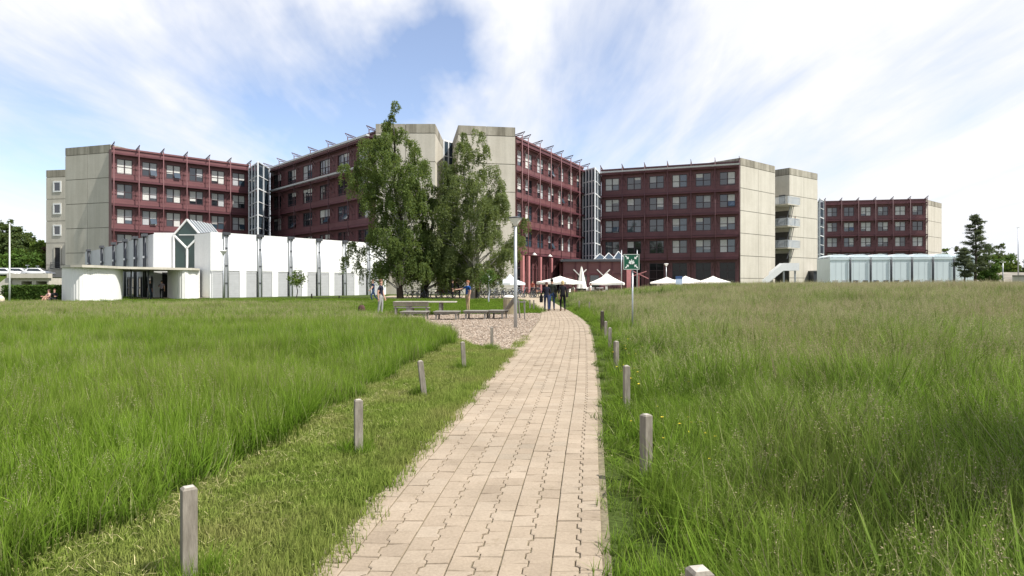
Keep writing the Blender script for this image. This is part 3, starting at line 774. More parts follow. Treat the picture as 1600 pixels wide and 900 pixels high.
HEADS = [20.7, 16.88, 13.05, 9.2, 5.35]   # heads of the window rows above the court
def red_wing(label, pL, pR, ztop, ncol, rows, seed, p_blind, stripe=False, half_first=False, ground='glazed', wfrac=.62, depth=13, sunny=False, group='red office wings'):
    d = pR - pL; L = d.length
    root = thing('office_wing', label, 'building', (pL.x, pL.y, 0), math.atan2(d.y, d.x), group)
    r = random.Random(seed)
    bay = L / (ncol + (.5 if half_first else 0)); x0 = bay*.5 if half_first else 0
    ww = bay * wfrac; wh = 2.3
    cols = [(x0 + bay*i + (bay-ww)/2, ww, False) for i in range(ncol)]
    if half_first: cols = [(bay*.08, bay*.5-bay*.16, True)] + cols
    k = MB()
    k.box(0, L, .0, depth, -.5, ztop - .2, 0); k.box(.2, L-.2, .2, depth-.2, ztop-.2, ztop-.1, 2)
    # spandrels and piers stand proud, so the windows sit back
    zs = HEADS[:rows]
    bands = [(zs[0], ztop)] + [(b_, a - wh) for a, b_ in zip(zs, zs[1:])] + ([(zs[-1] - wh - 1.5, zs[-1] - wh)] if rows < 5 else [])
    for za, zb in bands:
        k.box(-.02, L+.02, -.16, .0, za, zb, 0)
        k.box(-.03, L+.03, -.21, -.16, (za+zb)/2 - .05, (za+zb)/2 + .05, 1)
    zlow = zs[-1] - wh if rows < 5 else zs[-1]
    for za, zb in [(a - (wh if i < 4 else 5.3), a) for i, a in enumerate(zs)]:
        edges = [0] + sum([[c[0], c[0]+c[1]] for c in cols], []) + [L]
        for a, b_ in zip(edges[::2], edges[1::2]):
            if b_ - a < .05: continue
            k.box(a, b_, -.18, .0, za, zb, 0)
            nr = max(1, int((b_-a) / .42))
            for j in range(nr):
                xr = a + (b_-a)*(j+.5)/nr; k.box(xr-.05, xr+.05, -.25, -.18, za, zb, 0)
    k.build('wall', [M['red'], M['redframe'], M['roofgrey']], root)
    for i, hz in enumerate(zs):
        for (xw, w_, hf) in cols:
            if i < 4: add_window(root, xw, hz - wh, w_, wh, r, p_blind * (1 if i < 3 else .75), hf)
            else:
                gh = 5.2; f = MB(); n = 1 if hf else 2
                f.box(xw, xw+.1, -.12, .0, 0, gh); f.box(xw+w_-.1, xw+w_, -.12, .0, 0, gh); f.box(xw+.1, xw+w_-.1, -.12, .0, gh-.1, gh)
                for q in (.9, 2.5, 3.9): f.box(xw+.1, xw+w_-.1, -.11, .0, q-.05, q+.05)
                if n == 2: f.box(xw+w_/2-.05, xw+w_/2+.05, -.115, .0, .05, gh-.1)
                wo_ = f.build('tall_window', M['winframe'], root)
                p = MB(); p.box(xw+.06, xw+w_-.06, -.03, -.003, .05, gh-.05); p.build('pane', M['glassdark'], wo_)
    # maintenance galleries, one to a floor
    g = .95
    levels = [h + .55 for h in zs] if rows == 5 else [h + .55 for h in zs]
    levels[0] = zs[0] + .75
    mk = M['reddark']
    for i, z in enumerate(levels):
        q = MB()
        q.box(-.05, L+.05, -g, -.22, z-.06, z); q.box(-.05, L+.05, -g-.07, -g, z-.22, z+.06)
        if i: q.bar((0, -g-.03, z+1.0), (L, -g-.03, z+1.0), .05, .05); q.bar((0, -g-.03, z+.55), (L, -g-.03, z+.55), .03, .03)
        q.build('gallery', mk, root)
        if stripe and i < (2 if stripe == 2 else 1):
            s_ = MB(); s_.obox((0, -g-.09, z+.14), (L, 0, 0), (0, -.45, .0), (0, -.05, .24)); s_.build('sunshade_blade', M['alu'], root)
    if rows < 5:
        z = zs[-1] - wh - .9; q = MB(); q.box(-.05, L+.05, -g, -.22, z-.06, z); q.box(-.05, L+.05, -g-.07, -g, z-.30, z+.06); q.build('gallery', mk, root)
    # outer posts with their raking struts
    xsb = [x0 + bay*i for i in range(ncol+1)]
    if half_first: xsb = [.06] + xsb
    for xb in xsb:
        q = MB(); xb = min(max(xb, .08), L-.08)
        q.tube([(xb, -g-.12, 0), (xb, -g-.12, ztop+.15)], .075, 6)
        for z in levels:
            q.bar((xb, -g-.08, z-.25), (xb, -.2, z-1.15), .07); xl, xr = max(.05, xb-.55), min(L-.05, xb+.55); q.bar((xl, -.24, z-1.75), (xb, -g-.05, z-.25), .05); q.bar((xr, -.24, z-1.75), (xb, -g-.05, z-.25), .05)
            q.bar((xl, -.27, z-2.1), (xr, -.27, z-2.1), .07)
        q.build('post', M['redframe'] if not sunny else M['red'], root)  # lighter red on sunlit wings, here and on the parapet: sunlight in the paint
        b2 = MB(); zt = ztop + .1
        b2.bar((xb, -g-.1, zt+.06), (xb, .7, zt+.03), .09); b2.bar((xb, -g-.55, zt+.52), (xb, .6, zt+.10), .075, .10); b2.bar((xb, -g-.53, zt+.52), (xb, -g-.1, zt+.0), .05); b2.bar((xb, -g-.2, zt+.38), (xb, -.25, zt+.08), .045)
        b2.build('roof_bracket', M['redframe'], root)
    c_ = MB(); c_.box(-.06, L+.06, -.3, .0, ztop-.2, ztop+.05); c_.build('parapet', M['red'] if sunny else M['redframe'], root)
    root['bay'] = bay
    return root, L

HR = 20.75 + EYE; HC = 21.5 + EYE
# west wing
A0, A1 = plan(174, 97.4), plan(388, 112.2)
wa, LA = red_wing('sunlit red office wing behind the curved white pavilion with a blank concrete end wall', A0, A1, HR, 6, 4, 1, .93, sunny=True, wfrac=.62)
a, b_ = local(wa, plan(102, 101.2)), local(wa, plan(172, 98.4))
concrete_block('end_wall', wa, a, b_, 12, -.5, 21.4 + EYE, 2)
ta, tb = local(wa, plan(72, 112.2)), local(wa, plan(106, 111.4))
tw = concrete_block('stair_tower', wa, ta, tb, 7, 1.0, 19.85 + EYE, 1, joint0=None)
def small_win(par, A_, B_, f, z0, z1, wd, white=True, door=False):
    d = (B_-A_).normalized(); n = Vector((d.y,-d.x,0)); c_ = A_ + d*((B_-A_).length*f); k = MB(); t = .24
    o = c_ - d*wd/2 + Vector((0,0,z0))
    for (x_, z_, w2, h2) in ((0, 0, wd, t), (0, z1-z0-t, wd, t), (0, t, t, z1-z0-2*t), (wd-t, t, t, z1-z0-2*t)):
        k.obox(o + d*x_ + Vector((0,0,z_)) + n*.005, d*w2, n*.09, Vector((0,0,h2)))
    wo_ = k.build('window', M['white'] if white else M['conc'], par)
    p = MB(); p.obox(o + d*t*.6 + Vector((0,0,t*.6)) + n*.004, d*(wd-1.2*t), n*.03, Vector((0,0,z1-z0-1.2*t))); p.build('pane', M['glass'] if not door else M['interior'], wo_)
    return wo_
zc = lambda py, d: EYE + (HOR - py) / F * d
for py in (292, 326.5, 360): small_win(tw, ta, tb, .52, zc(py+8.5, 112), zc(py-8.5, 112), 1.65)
small_win(tw, ta, tb, .54, zc(421, 112), zc(385, 112), 1.55, False, True)
small_win(tw, ta, tb, .50, zc(449, 112), zc(435, 112), 1.5, True, True)
rl = MB(); d_ = (tb-ta).normalized(); n_ = Vector((d_.y,-d_.x,0)); c0 = ta + d_*((tb-ta).length*.54)
for q in (0, .35, .7, 1.0): rl.bar(c0 - d_*.95 + n_*.55 + Vector((0,0,zc(421,112)+.2+q)), c0 + d_*.95 + n_*.55 + Vector((0,0,zc(421,112)+.2+q)), .05)
for sgn in (-1, 1): rl.bar(c0 + d_*.95*sgn + n_*.02 + Vector((0,0,zc(421,112)+.15)), c0 + d_*.95*sgn + n_*.58 + Vector((0,0,zc(421,112)+.15)), .08); rl.bar(c0 + d_*.95*sgn + n_*.55 + Vector((0,0,zc(421,112)+.1)), c0 + d_*.95*sgn + n_*.55 + Vector((0,0,zc(421,112)+1.25)), .05)
rl.build('railing', M['steel_dark'], tw)

# centre left wing, in shade
B0, B1 = plan(424, 114.6), plan(588, 87.5)
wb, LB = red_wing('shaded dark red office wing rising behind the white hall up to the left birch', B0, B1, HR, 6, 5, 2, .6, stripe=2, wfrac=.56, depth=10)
a, b_ = local(wb, plan(587, 86.2)), local(wb, plan(680, 86.2))
concrete_block('end_wall', wb, a, b_, 12, -.5, HC, 2)
# centre right wing, sunlit
C0, C1 = plan(805, 90.6), plan(910, 114.6)
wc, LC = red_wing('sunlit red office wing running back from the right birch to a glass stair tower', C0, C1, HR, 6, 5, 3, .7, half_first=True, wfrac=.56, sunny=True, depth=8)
a, b_ = local(wc, plan(716, 86.9)), local(wc, plan(805, 88.2))
concrete_block('end_wall', wc, a, b_, 13, -.5, HC, 2)
for i, (u, z) in enumerate(((.12, 6.0), (.33, 6.0))):   # wall lamps on the ground floor piers
    k = MB(); k.bar((LC*u, -.2, z), (LC*u, -1.5, z+.1), .06, m=1); k.lathe([(.05,.35),(.16,.25),(.42,.02),(.40,0),(.0,.0)], 12, c=(LC*u,-1.5,z-.3)); k.build('wall_lamp', [M['offwhite'], M['redframe']], wc)
k = MB()
for i in range(8):
    xb = LC/6.5*(i-.5) if i else .15
    xb = max(.2, min(LC-.2, xb)); k = MB(); k.box(xb-.28, xb+.28, -1.25, -.85, 0, 5.55); k.build('ground_floor_pier', M['pink'], wc)
# right wing, in shade
D0, D1 = plan(940, 117.2), plan(1156, 108.8)
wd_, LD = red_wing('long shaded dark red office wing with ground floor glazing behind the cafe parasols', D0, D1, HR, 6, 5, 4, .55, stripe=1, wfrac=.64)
a, b_ = local(wd_, plan(1157, 108.6)), local(wd_, plan(1211, 116.4))
concrete_block('end_wall', wd_, a, b_, 10, -.5, HC - .15, 2)
# far right wing
E0, E1 = plan(1287, 161.5), plan(1447, 157)
we, LE = red_wing('farthest dark red office wing on the far right above the pale low hall', E0, E1, 20.75 + EYE, 6, 4, 5, .75, wfrac=.60)
a, b_ = local(we, plan(1447, 156.8)), local(we, plan(1471.5, 164.5))
concrete_block('end_wall', we, a, b_, 10, -.5, 20.6 + EYE, 2)

# detached concrete tower with balconies and a white outside stair
T0, T1 = plan(1233.5, 118.8), plan(1277.5, 125.2)
tw = thing('concrete_tower', 'pale concrete stair tower with three mesh balconies and a white outside flight of stairs', 'tower', (T0.x, T0.y, 0), math.atan2((T1-T0).y, (T1-T0).x))
LT = (T1-T0).length
concrete_block('tower_wall', tw, (0,0), (LT,0), 5.2, -.5, HC, 2)
M['mesh'] = mat('railing_mesh', (.46,.50,.53), .4, .2, var=.05, scale=4)
def railing_panel(k, p, q, h, m=0):
    p, q = Vector(p), Vector(q); L = (q-p).length; n = max(2, int(L/.14)); d = (q-p)/n
    k.bar(p + Vector((0,0,h)), q + Vector((0,0,h)), .07, m=m); k.bar(p + Vector((0,0,.12)), q + Vector((0,0,.12)), .05, m=m)
    for i in range(n+1): k.bar(p + d*i + Vector((0,0,.05)), p + d*i + Vector((0,0,h)), .085 if i % 3 == 0 else .06, .02, m=m)
for py in (320, 353.5, 387.5):
    zb = zc(py, 117.5); k = MB()
    k.box(-3.3, 1.1, -1.5, -.02, zb-.16, zb); k.box(-3.3, -.02, -.02, 3.2, zb-.16, zb)
    bo = k.build('balcony', M['conc'], tw)
    q = MB(); railing_panel(q, (-3.25,-1.45,zb), (1.05,-1.45,zb), 1.35); railing_panel(q, (1.05,-1.45,zb), (1.05,-.08,zb), 1.35); railing_panel(q, (-3.25,-1.45,zb), (-3.25,3.1,zb), 1.35); q.build('railing', M['mesh'], bo)
    dd = MB(); dd.box(-.12, -.07, .8, 2.0, zb, zb+2.1); dd.build('door', M['steel_dark'], tw)
M['stairwell'] = mat('stairwell_painted_shade', (.055,.052,.046), .9)
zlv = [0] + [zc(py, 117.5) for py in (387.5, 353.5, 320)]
for za, zb in zip(zlv, zlv[1:]):  # dark panels on the solid face: shade of an open stair as colour
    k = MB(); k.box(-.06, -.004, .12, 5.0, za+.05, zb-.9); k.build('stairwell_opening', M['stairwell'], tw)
# raking steel rods from balcony to balcony
k = MB()
for (za, zb) in ((zc(320,117.5), zc(353.5,117.5)), (zc(353.5,117.5), zc(387.5,117.5)), (zc(387.5,117.5), zc(415,117.5))):
    k.bar((-3.2, -1.3, zb+1.2), (-2.0, -1.3, za-.1), .08); k.bar((-1.8, -1.3, zb+1.2), (-.8, -1.3, za-.1), .08)
k.build('stair_rods', M['steel_dark'], tw)
st = MB(); zl = zc(423, 114)
for yy in (-.75, .75):
    st.box(-3.4, -.6, yy-.05, yy+.05, zl, zl+1.35)
    st.obox((-3.4, yy-.05, zl), (-4.7, 0, -zl+.1), (0, .1, 0), (0, 0, 1.35))
st.box(-3.4, -.6, -.70, .70, zl+.02, zl+.2)
for i in range(14):
    t = (i+.5)/14; st.box(-3.4-4.7*t-.17, -3.4-4.7*t+.17, -.70, .70, zl*(1-t)+.02, zl*(1-t)+.17)
vz = Vector((0, -4.6, 0)); vz.rotate(Euler((0,0,-tw.rotation_euler.z)))
st.build('outside_stair', M['white'], tw, vz, -tw.rotation_euler.z)
for x_ in (-3.0, -1.0): k = MB(); k.box(x_-.12, x_+.12, -.12, .12, -.2, zl); k.build('stair_post', M['galv'], tw, vz, -tw.rotation_euler.z)

# glass stair towers between the wings
def glass_tower(label, corner, left, right, ztop, nl, nr_, nfl, zb=0):
    """corner nearest the viewer, with one face running to `left` and the other to `right`"""
    root = thing('glass_stair_tower', label, 'stair tower', (corner.x, corner.y, 0), 0, 'glass stair towers')
    l, r = left - corner, right - corner
    fr = MB(); gl = MB(); fl = MB()
    nl_ = Vector((0,0,1)).cross(l).normalized(); nr2 = r.cross(Vector((0,0,1))).normalized()
    for dv, n_, nm, (nv) in ((l, None, nl, 0), (r, None, nr_, 1)):
        d = dv.normalized(); n = Vector((d.y, -d.x, 0));  n = n if n.dot(corner + dv*.5) < 0 else -n
        L = dv.length
        gl.obox(d*.05 + Vector((0,0,zb+.1)) - n*.12, d*(L-.1), n*.05, Vector((0,0,ztop-zb-.2)))
        for i in range(nm+1):
            x = L*i/nm; w_ = .17
            fr.obox(d*(x - w_/2) + Vector((0,0,zb)) - n*.1, d*w_, n*(.14 + .004*nv), Vector((0,0,ztop-zb)))
        for j in range(nfl*2+1):
            z = zb + (ztop-zb)*j/(nfl*2); h = .2 if j % 2 == 0 else .11
            fr.obox(Vector((0,0,z-h/2)) - n*.1, d*L, n*(.10 + .004*nv), Vector((0,0,h)))
    base = [Vector((0,0,0)), r, l+r, l]
    top = MB(); top.prism([(p.x*.98, p.y*.98+.05) for p in base], ztop-.1, ztop+.04); top.build('roof', M['roofgrey'], root)
    back = MB()
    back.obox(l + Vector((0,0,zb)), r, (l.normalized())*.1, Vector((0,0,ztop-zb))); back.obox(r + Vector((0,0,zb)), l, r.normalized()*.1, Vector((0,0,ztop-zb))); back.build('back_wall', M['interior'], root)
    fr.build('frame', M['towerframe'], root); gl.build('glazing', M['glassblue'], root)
    return root
glass_tower('glass stair tower in the corner between the two left red wings', plan(403, 104.5), plan(388.5, 110.5), plan(421, 110.8), zc(253, 104.5), 3, 2, 5)
glass_tower('glass stair tower in the corner between the two right red wings', plan(929.5, 110), plan(910.5, 113.2), plan(938.5, 116.5), zc(262, 110), 4, 2, 5)
k = plan(693, 96)
glass_tower('glass link showing above the birches between the two central concrete end walls', plan(693, 96), plan(676, 97.5), plan(716, 98.5), zc(219, 96), 2, 3, 5)
glass_tower('slim glass stair tower at the left end of the farthest wing', plan(1281, 146), plan(1277.6, 153), plan(1287.3, 150), zc(310, 146), 2, 1, 5)

# red low cafe pavilion with glass pyramids
K0, K1 = plan(880, 95.5), plan(976, 95)
d = K1 - K0
cp = thing('cafe_pavilion', 'low dark red cafe pavilion with white V struts and three small glass pyramids', 'pavilion', (K0.x, K0.y, 0), math.atan2(d.y, d.x))
L = d.length; zt = zc(405, 95)
k = MB(); k.box(0, L, 0, 14, 0, zt-.35, 0)
for i in range(6): x = L*i/5; k.box(max(0,x-.1), min(L,x+.1), -.14, 0, 0, zt-.35, 1)
for z in (1.0, 3.05): k.box(0, L, -.10, 0, z-.08, z+.08, 1)
k.build('wall', [M['red'], M['reddark']], cp)
k = MB(); k.box(-.4, L+.4, -.5, 14, zt-.35, zt); k.build('roof', M['steel_dark'], cp)
for i in range(4):
    if i in (0, 3): continue
    k = MB(); k.box(L*(i+.1)/5+.2, L*(i+.9)/5, -.06, -.002, .2, 2.8); k.build('window', M['glass'], cp)
for px_, zp in ((939, 394.5), (953, 393.5), (968.5, 391.5)):
    x = (px_-880)/96*L; hw = .95; k = MB(); h = (402-zp)*.105*1.15
    k.add([(x-hw, 2-hw, zt), (x+hw, 2-hw, zt), (x+hw, 2+hw, zt), (x-hw, 2+hw, zt), (x, 2, zt+h)], [(0,1,4),(1,2,4),(2,3,4),(3,0,4)], 0)
    for a in ((x-hw,2-hw,zt),(x+hw,2-hw,zt),(x+hw,2+hw,zt),(x-hw,2+hw,zt)): k.bar(a, (x,2,zt+h), .09, m=1)
    for a, b_ in (((x-hw,2-hw,zt+.04),(x+hw,2-hw,zt+.04)),((x+hw,2-hw,zt+.04),(x+hw,2+hw,zt+.04)),((x-hw,2-hw,zt+.04),(x-hw,2+hw,zt+.04))): k.bar(a, b_, .1, m=1)
    k.build('skylight', [M['glassblue'], M['white']], cp)
for px_ in (906, 942.5):
    x = (px_-880)/96*L; k = MB()
    k.bar((x, -.6, zc(431,95)), (x-.95, -.45, zc(421,95)), .13); k.bar((x, -.6, zc(431,95)), (x+.95, -.45, zc(421,95)), .13); k.bar((x, -.6, zc(431,95)), (x, 0, zc(431,95)), .1); k.build('strut', M['offwhite'], cp)
pc = thing('entrance_pier', 'tall salmon pink steel pier standing beside the cafe pavilion behind the green sign', 'pier', plan(982, 94))
k = MB(); k.box(-.32, .32, -.3, .3, 0, zc(404, 94)); k.box(-.4, .4, -.36, .36, zc(404,94), zc(404,94)+.15); k.build('shaft', M['pink'], pc)
k = MB(); k.bar((.3, 0, 2.6), (2.6, -.3, 3.4), .12); k.bar((.3, 0, 3.6), (2.9, -.3, 2.3), .12); k.bar((1.5,-.1,0),(1.5,-.1,3.0),.12); k.build('brace', M['pink'], pc)

# ------------------------------------------------------------------ white hall on the left
H0 = plan(328, 64.5); H1 = plan(602, 84.0); d = H1 - H0; L = d.length
wh = thing('white_hall', 'long low white panelled hall with grey shutters and a glazed gable at its left end', 'hall', (H0.x, H0.y, 0), math.atan2(d.y, d.x))
zt = 5.2 + EYE; k = MB()
k.box(0, L, 0, 16, -.2, zt-.1, 0)
k.box(-.0, L, -.12, 0, 2.9, zt, 0)          # upper panel band
nb = 7; bw = L / nb * 1.0
pil = [L*(i+.42)/6.2 for i in range(6)]
for i in range(7):   # lower piers between shutters
    xa = -.0 if i == 0 else pil[i-1] + 1.55 ; xb = L if i == 6 else pil[i] - 1.55
    if xb - xa > .1: k.box(xa, xb, -.12, 0, -.2, 2.9, 0)
for x in np.arange(1.2, L, 1.2): k.box(x-.012, x+.012, -.128, -.12, 2.95, zt-.05, 1)
k.build('wall', [M['white'], M['greyw']], wh)
k = MB(); k.box(.1, L-.05, .05, 16, zt-.1, zt-.02); k.build('roof', M['roofgrey'], wh)
for x in pil:
    q = MB(); q.box(x-.28, x+.28, -.02, .0, -.1, zt+.02, 1)
    for s_ in (-.2, .2): q.tube([(x+s_, -.22, -.1), (x+s_, -.22, zt-.1)], .07, 6)
    q.box(x-.14, x+.14, -.2, -.02, -.1, zt-.22, 0)
    for z in np.arange(1.6, zt, 1.8): q.box(x-.19, x+.19, -.27, -.2, z, z+.1, 1)
    q.box(x-.36, x+.36, -.42, .0, zt-.22, zt+.06, 1); q.build('service_column', [M['galv'], M['steel_dark']], wh)
    for s_ in (-1, 1):
        q = MB(); xa = x + s_*.95 - .57; q.box(xa, xa+1.14, -.07, -.003, .12, 2.7)
        for j in range(14): q.box(xa+.03, xa+1.11, -.085, -.07, .2+j*.18, .2+j*.18+.13)
        q.box(xa-.06, xa+1.2, -.10, -.003, 2.7, 2.82); q.build('shutter', M['shutter'], wh)
# set back gable, its glass diamond and the skylight behind
q0 = local(wh, plan(327, 64.9)); g0 = local(wh, plan(272, 66.2)); g1 = local(wh, plan(313.5, 66.2)); w0 = local(wh, plan(240.5, 66.0)); s1 = local(wh, plan(134, 92))
def wallseg(k, p, q, z0, z1, t=.3, m=0):
    dd = (q-p).normalized(); n = Vector((dd.y,-dd.x,0)); k.obox(p + Vector((0,0,z0)), q-p, -n*t, Vector((0,0,z1-z0)), m)
k = MB(); wallseg(k, g1, q0, 0, zt-.12); wallseg(k, q0, Vector((0.0,.0,0)), 0, zt-.13, .25); k.build('return_wall', M['white'], wh)
k = MB(); doorx = .42
dd = (g0-w0); wallseg(k, w0, g0, 2.75, zt+.05, .3); wallseg(k, w0, w0+dd*.40, 0, 2.75, .3); wallseg(k, w0+dd*.86, g0, 0, 2.75, .3); k.build('end_wall', M['white'], wh)
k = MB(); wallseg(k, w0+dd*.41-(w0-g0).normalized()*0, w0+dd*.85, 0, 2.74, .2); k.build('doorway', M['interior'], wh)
gm = (g0+g1)/2; gd = (g1-g0).normalized(); gn = Vector((gd.y,-gd.x,0)); zA = zc(343, 66.2); zE = zc(367, 66.2); zV = zc(388, 66.2); zB = .2
def V3(p, z): return Vector((p.x, p.y, z))
k = MB(); k.add([V3(g0,zB), V3(g1,zB), V3(g1,zE), V3(gm,zA), V3(g0,zE)], [(0,1,2,3,4)]); k.build('gable_glass', M['glassgreen'], wh)
k = MB()
off = gn*.06
for a, b_ in ((V3(g0,zE),V3(gm,zA)),(V3(gm,zA),V3(g1,zE)),(V3(g0,zE),V3(gm,zV)),(V3(gm,zV),V3(g1,zE)),(V3(gm,zV),V3(gm,zB)),(V3(g0,zB),V3(g0,zE)),(V3(g1,zB),V3(g1,zE))): k.bar(a+off, b_+off, .16, .16)
k.bar(V3(g0*.6+gm*.4,zE-.0)+off, V3(g1*.6+gm*.4,zE-.0)+off, .08); k.build('gable_frame', M['white'], wh)
bk = -gn*5.0
k = MB(); k.add([V3(gm,zA), V3(g1,zE), V3(g1,zE)+bk, V3(gm,zA)+bk, V3(g0,zE), V3(g0,zE)+bk], [(0,1,2,3),(4,0,3,5)])
for j in range(8):
    t = j/7
    k.bar(V3(gm,zA)+bk*t+Vector((0,0,.04)), V3(g1,zE)+bk*t+Vector((0,0,.04)), .07, m=1); k.bar(V3(gm,zA)+bk*t+Vector((0,0,.04)), V3(g0,zE)+bk*t+Vector((0,0,.04)), .07, m=1)
k.build('ridge_skylight', [M['glassblue'], M['white']], wh)
# shaded side with stepped parapet and pipe columns
sd = (w0 - s1); Ls = sd.length; sdn = sd.normalized(); sn = Vector((sdn.y,-sdn.x,0))
k = MB(); px_steps = [134, 158, 179, 204, 229.0, 240.5]
pts_ = [s1 + sdn*(Ls*t) for t in (0, .34, .57, .75, .90, 1)]
for i, (p, q) in enumerate(zip(pts_, pts_[1:])):
    z1 = 4.55 + EYE + .14*i
    wallseg(k, p, q, -.2, z1, .6)
    wallseg(k, p + sn*.08, q + sn*.08, 3.0, z1 - .03, .08)
k.build('side_wall', M['greyw'], wh)
for t in (.10, .34, .53, .69, .82, .93):
    p = s1 + sdn*(Ls*t); q = MB()
    for s_ in (-.34, .34): q.tube([V3(p + sdn*s_ + sn*.28, 0), V3(p + sdn*s_ + sn*.28, 6.05+.6*t)], .085, 6)
    q.obox(V3(p - sdn*.5 + sn*.09, 6.0+.6*t), sdn*1.0, sn*.4, Vector((0,0,.3)), 1)
    q.bar(V3(p - sdn*.34 + sn*.28, 4.4), V3(p + sdn*.34 + sn*.28, 4.4), .22, m=2)
    q.build('pipe_column', [M['steel_dark'], M['steel_dark'], M['alu']], wh)
for t in (.70, .765, .84, .895, .955):
    p = s1 + sdn*(Ls*t); q = MB(); q.obox(V3(p + sn*.085, .05), sdn*1.15, sn*.06, Vector((0,0,2.3)), 0); do = q.build('door', M['steel_dark'], wh)
    q = MB(); q.obox(V3(p + sn*.145 + sdn*.14, .25), sdn*.87, sn*.02, Vector((0,0,.8))); q.obox(V3(p + sn*.145 + sdn*.14, 1.2), sdn*.87, sn*.02, Vector((0,0,.95))); q.build('door_pane', M['glass'], do)

# curved entrance pavilion
ep = thing('entrance_pavilion', 'low entrance pavilion with two curved ribbed off white walls under a thin wavy canopy', 'pavilion', plan(145, 54))
base = ep.location
def rel(v): return Vector((v.x - base.x, v.y - base.y, 0))
def curved_wall(k, pts, z0, z1, t=.18):
    # ribbed skin along a smooth plan curve
    P_ = []
    n = len(pts)
    for i in range(n-1):
        for j in range(10):
            u = j/10; p0 = pts[max(i-1,0)]; p1 = pts[i]; p2 = pts[i+1]; p3 = pts[min(i+2,n-1)]
            P_.append(.5*((2*p1)+(p2-p0)*u+(2*p0-5*p1+4*p2-p3)*u*u+(3*p1-p0-3*p2+p3)*u**3))
    P_.append(pts[-1])
    # resample every .12 m
    out = [P_[0]]; acc = 0
    for a, b_ in zip(P_, P_[1:]):
        seg = (b_-a).length; s_ = 0
        while acc + seg - s_ >= .12:
            s_ += .12 - acc; out.append(a + (b_-a)*(s_/seg)); acc = 0
        acc += seg - s_
    vs_ = []; m_ = len(out)
    for i, p in enumerate(out):
        dd = (out[min(i+1,m_-1)] - out[max(i-1,0)]).normalized(); nn = Vector((dd.y,-dd.x,0))
        e = .035 if i % 2 else 0
        for q, z in ((p + nn*e, z0), (p + nn*e, z1), (p - nn*t, z0), (p - nn*t, z1)): vs_.append((q.x, q.y, z))
    fs_ = []
    for i in range(m_-1):
        a, b_ = 4*i, 4*i+4
        fs_ += [(a, b_, b_+1, a+1), (b_+2, a+2, a+3, b_+3), (a+1, b_+1, b_+3, a+3)]
    k.add(vs_, fs_)
zcan = 2.88
drum = [rel(plan(*q)) for q in ((110, 59), (101, 56.5), (97.3, 54.0), (101, 52.0), (112, 51.0), (128, 50.9), (145, 51.8), (165, 53.6), (181, 55.4), (189, 57.2), (191.5, 59.0), (190, 61))]
k = MB(); curved_wall(k, drum, -.1, zcan); k.build('curved_wall', M['offwhite'], ep)
drum2 = [rel(plan(*q)) for q in ((262, 65.5), (264.5, 63.2), (270, 61.5), (279, 60.6), (290, 60.6), (301, 61.6), (309, 63.2), (312, 65.2))]
k = MB(); curved_wall(k, drum2, 0, zcan); k.build('curved_wall', M['offwhite'], ep)
can = [rel(plan(*q)) for q in ((95.0, 53), (99, 51.6), (110, 50.6), (128, 50.45), (146, 51.3), (166, 53.1), (184, 55.0), (200, 56.2), (228, 57.4), (255, 58.9), (280, 60.0), (300, 60.9), (311.5, 62.6), (312.5, 64), (309, 66), (272, 66.0), (240, 65.9), (215, 70), (150, 66), (112, 60), (97, 55))]
k = MB(); k.prism([(p.x, p.y) for p in can], zcan, zcan+.2); k.build('canopy', M['conc'], ep)
k = MB(); p = rel(plan(138, 51.0)); k.box(p.x-.35, p.x+.35, p.y-.35, p.y, 0, .28); k.build('vent_box', M['conc'], ep)
k = MB()
for q in ((205, 57.5), (232, 58.8)): p = rel(plan(*q)); k = MB(); k.tube([(p.x,p.y,0),(p.x,p.y,zcan)], .06, 8); k.build('column', M['steel_dark'], ep)

# ------------------------------------------------------------------ pale hall on the right
W0 = plan(1297, 106); W1 = plan(1524, 102.5); d = W1 - W0; L = d.length
ph = thing('pale_hall', 'pale blue white low hall with a row of vaulted roof lights behind the right meadow', 'hall', (W0.x, W0.y, 0), math.atan2(d.y, d.x))
zt = 4.25 + EYE; k = MB(); k.box(0, L, 0, 7, -.2, zt, 0)
for x in np.arange(.9, L, .9): k.box(x-.012, x+.012, -.012, 0, 1.9, zt-.4, 1)
k.box(-.05, L+.05, -.08, 0, zt-.35, zt+.02, 0); k.build('wall', [M['palewhite'], M['greyw']], ph)
nv = 7
for i in range(nv):
    xa, xb = L*i/nv, L*(i+1)/nv; k = MB(); vs_ = []; n = 8
    for yy in (.35, 6.9):
        for j in range(n+1): t = math.pi*j/n; vs_.append(((xa+xb)/2 - (xb-xa)/2*.97*math.cos(t), yy, zt + .1 + .5*math.sin(t)))
    fs_ = [(j, j+1, n+2+j, n+1+j) for j in range(n)] + [tuple(range(n+1))[::-1]]
    k.add(vs_, fs_, 0, False); k.build('roof_vault', M['palewhite'], ph)
for i in range(1, nv):
    x = L*i/nv; q = MB()
    for s_ in (-.08, .08): q.tube([(x+s_, -.16, -.1), (x+s_, -.16, zt)], .045, 6)
    q.box(x-.13, x+.13, -.02, -.001, -.1, zt-.36); q.build('service_column', M['steel_dark'], ph)
for i in range(nv):
    for s_ in (.14, .62):
        x = L*(i+s_)/nv; q = MB(); q.box(x, x+.78, -.05, -.002, .6, 2.15); q.build('window', M['glass'] if 0 < i < 4 else M['shutter'], ph)
gs = plan(1291, 117); 
so = thing('service_shed', 'small dark service shed between the concrete tower and the pale hall', 'shed', plan(1283, 121))
k = MB(); k.box(-1.4, 1.6, 0, 3, 0, 3.9); k.build('wall', M['steel_dark'], so); k = MB(); k.box(-1.5, 1.7, -.15, 3.1, 3.9, 4.05); k.build('roof', M['roofgrey'], so)
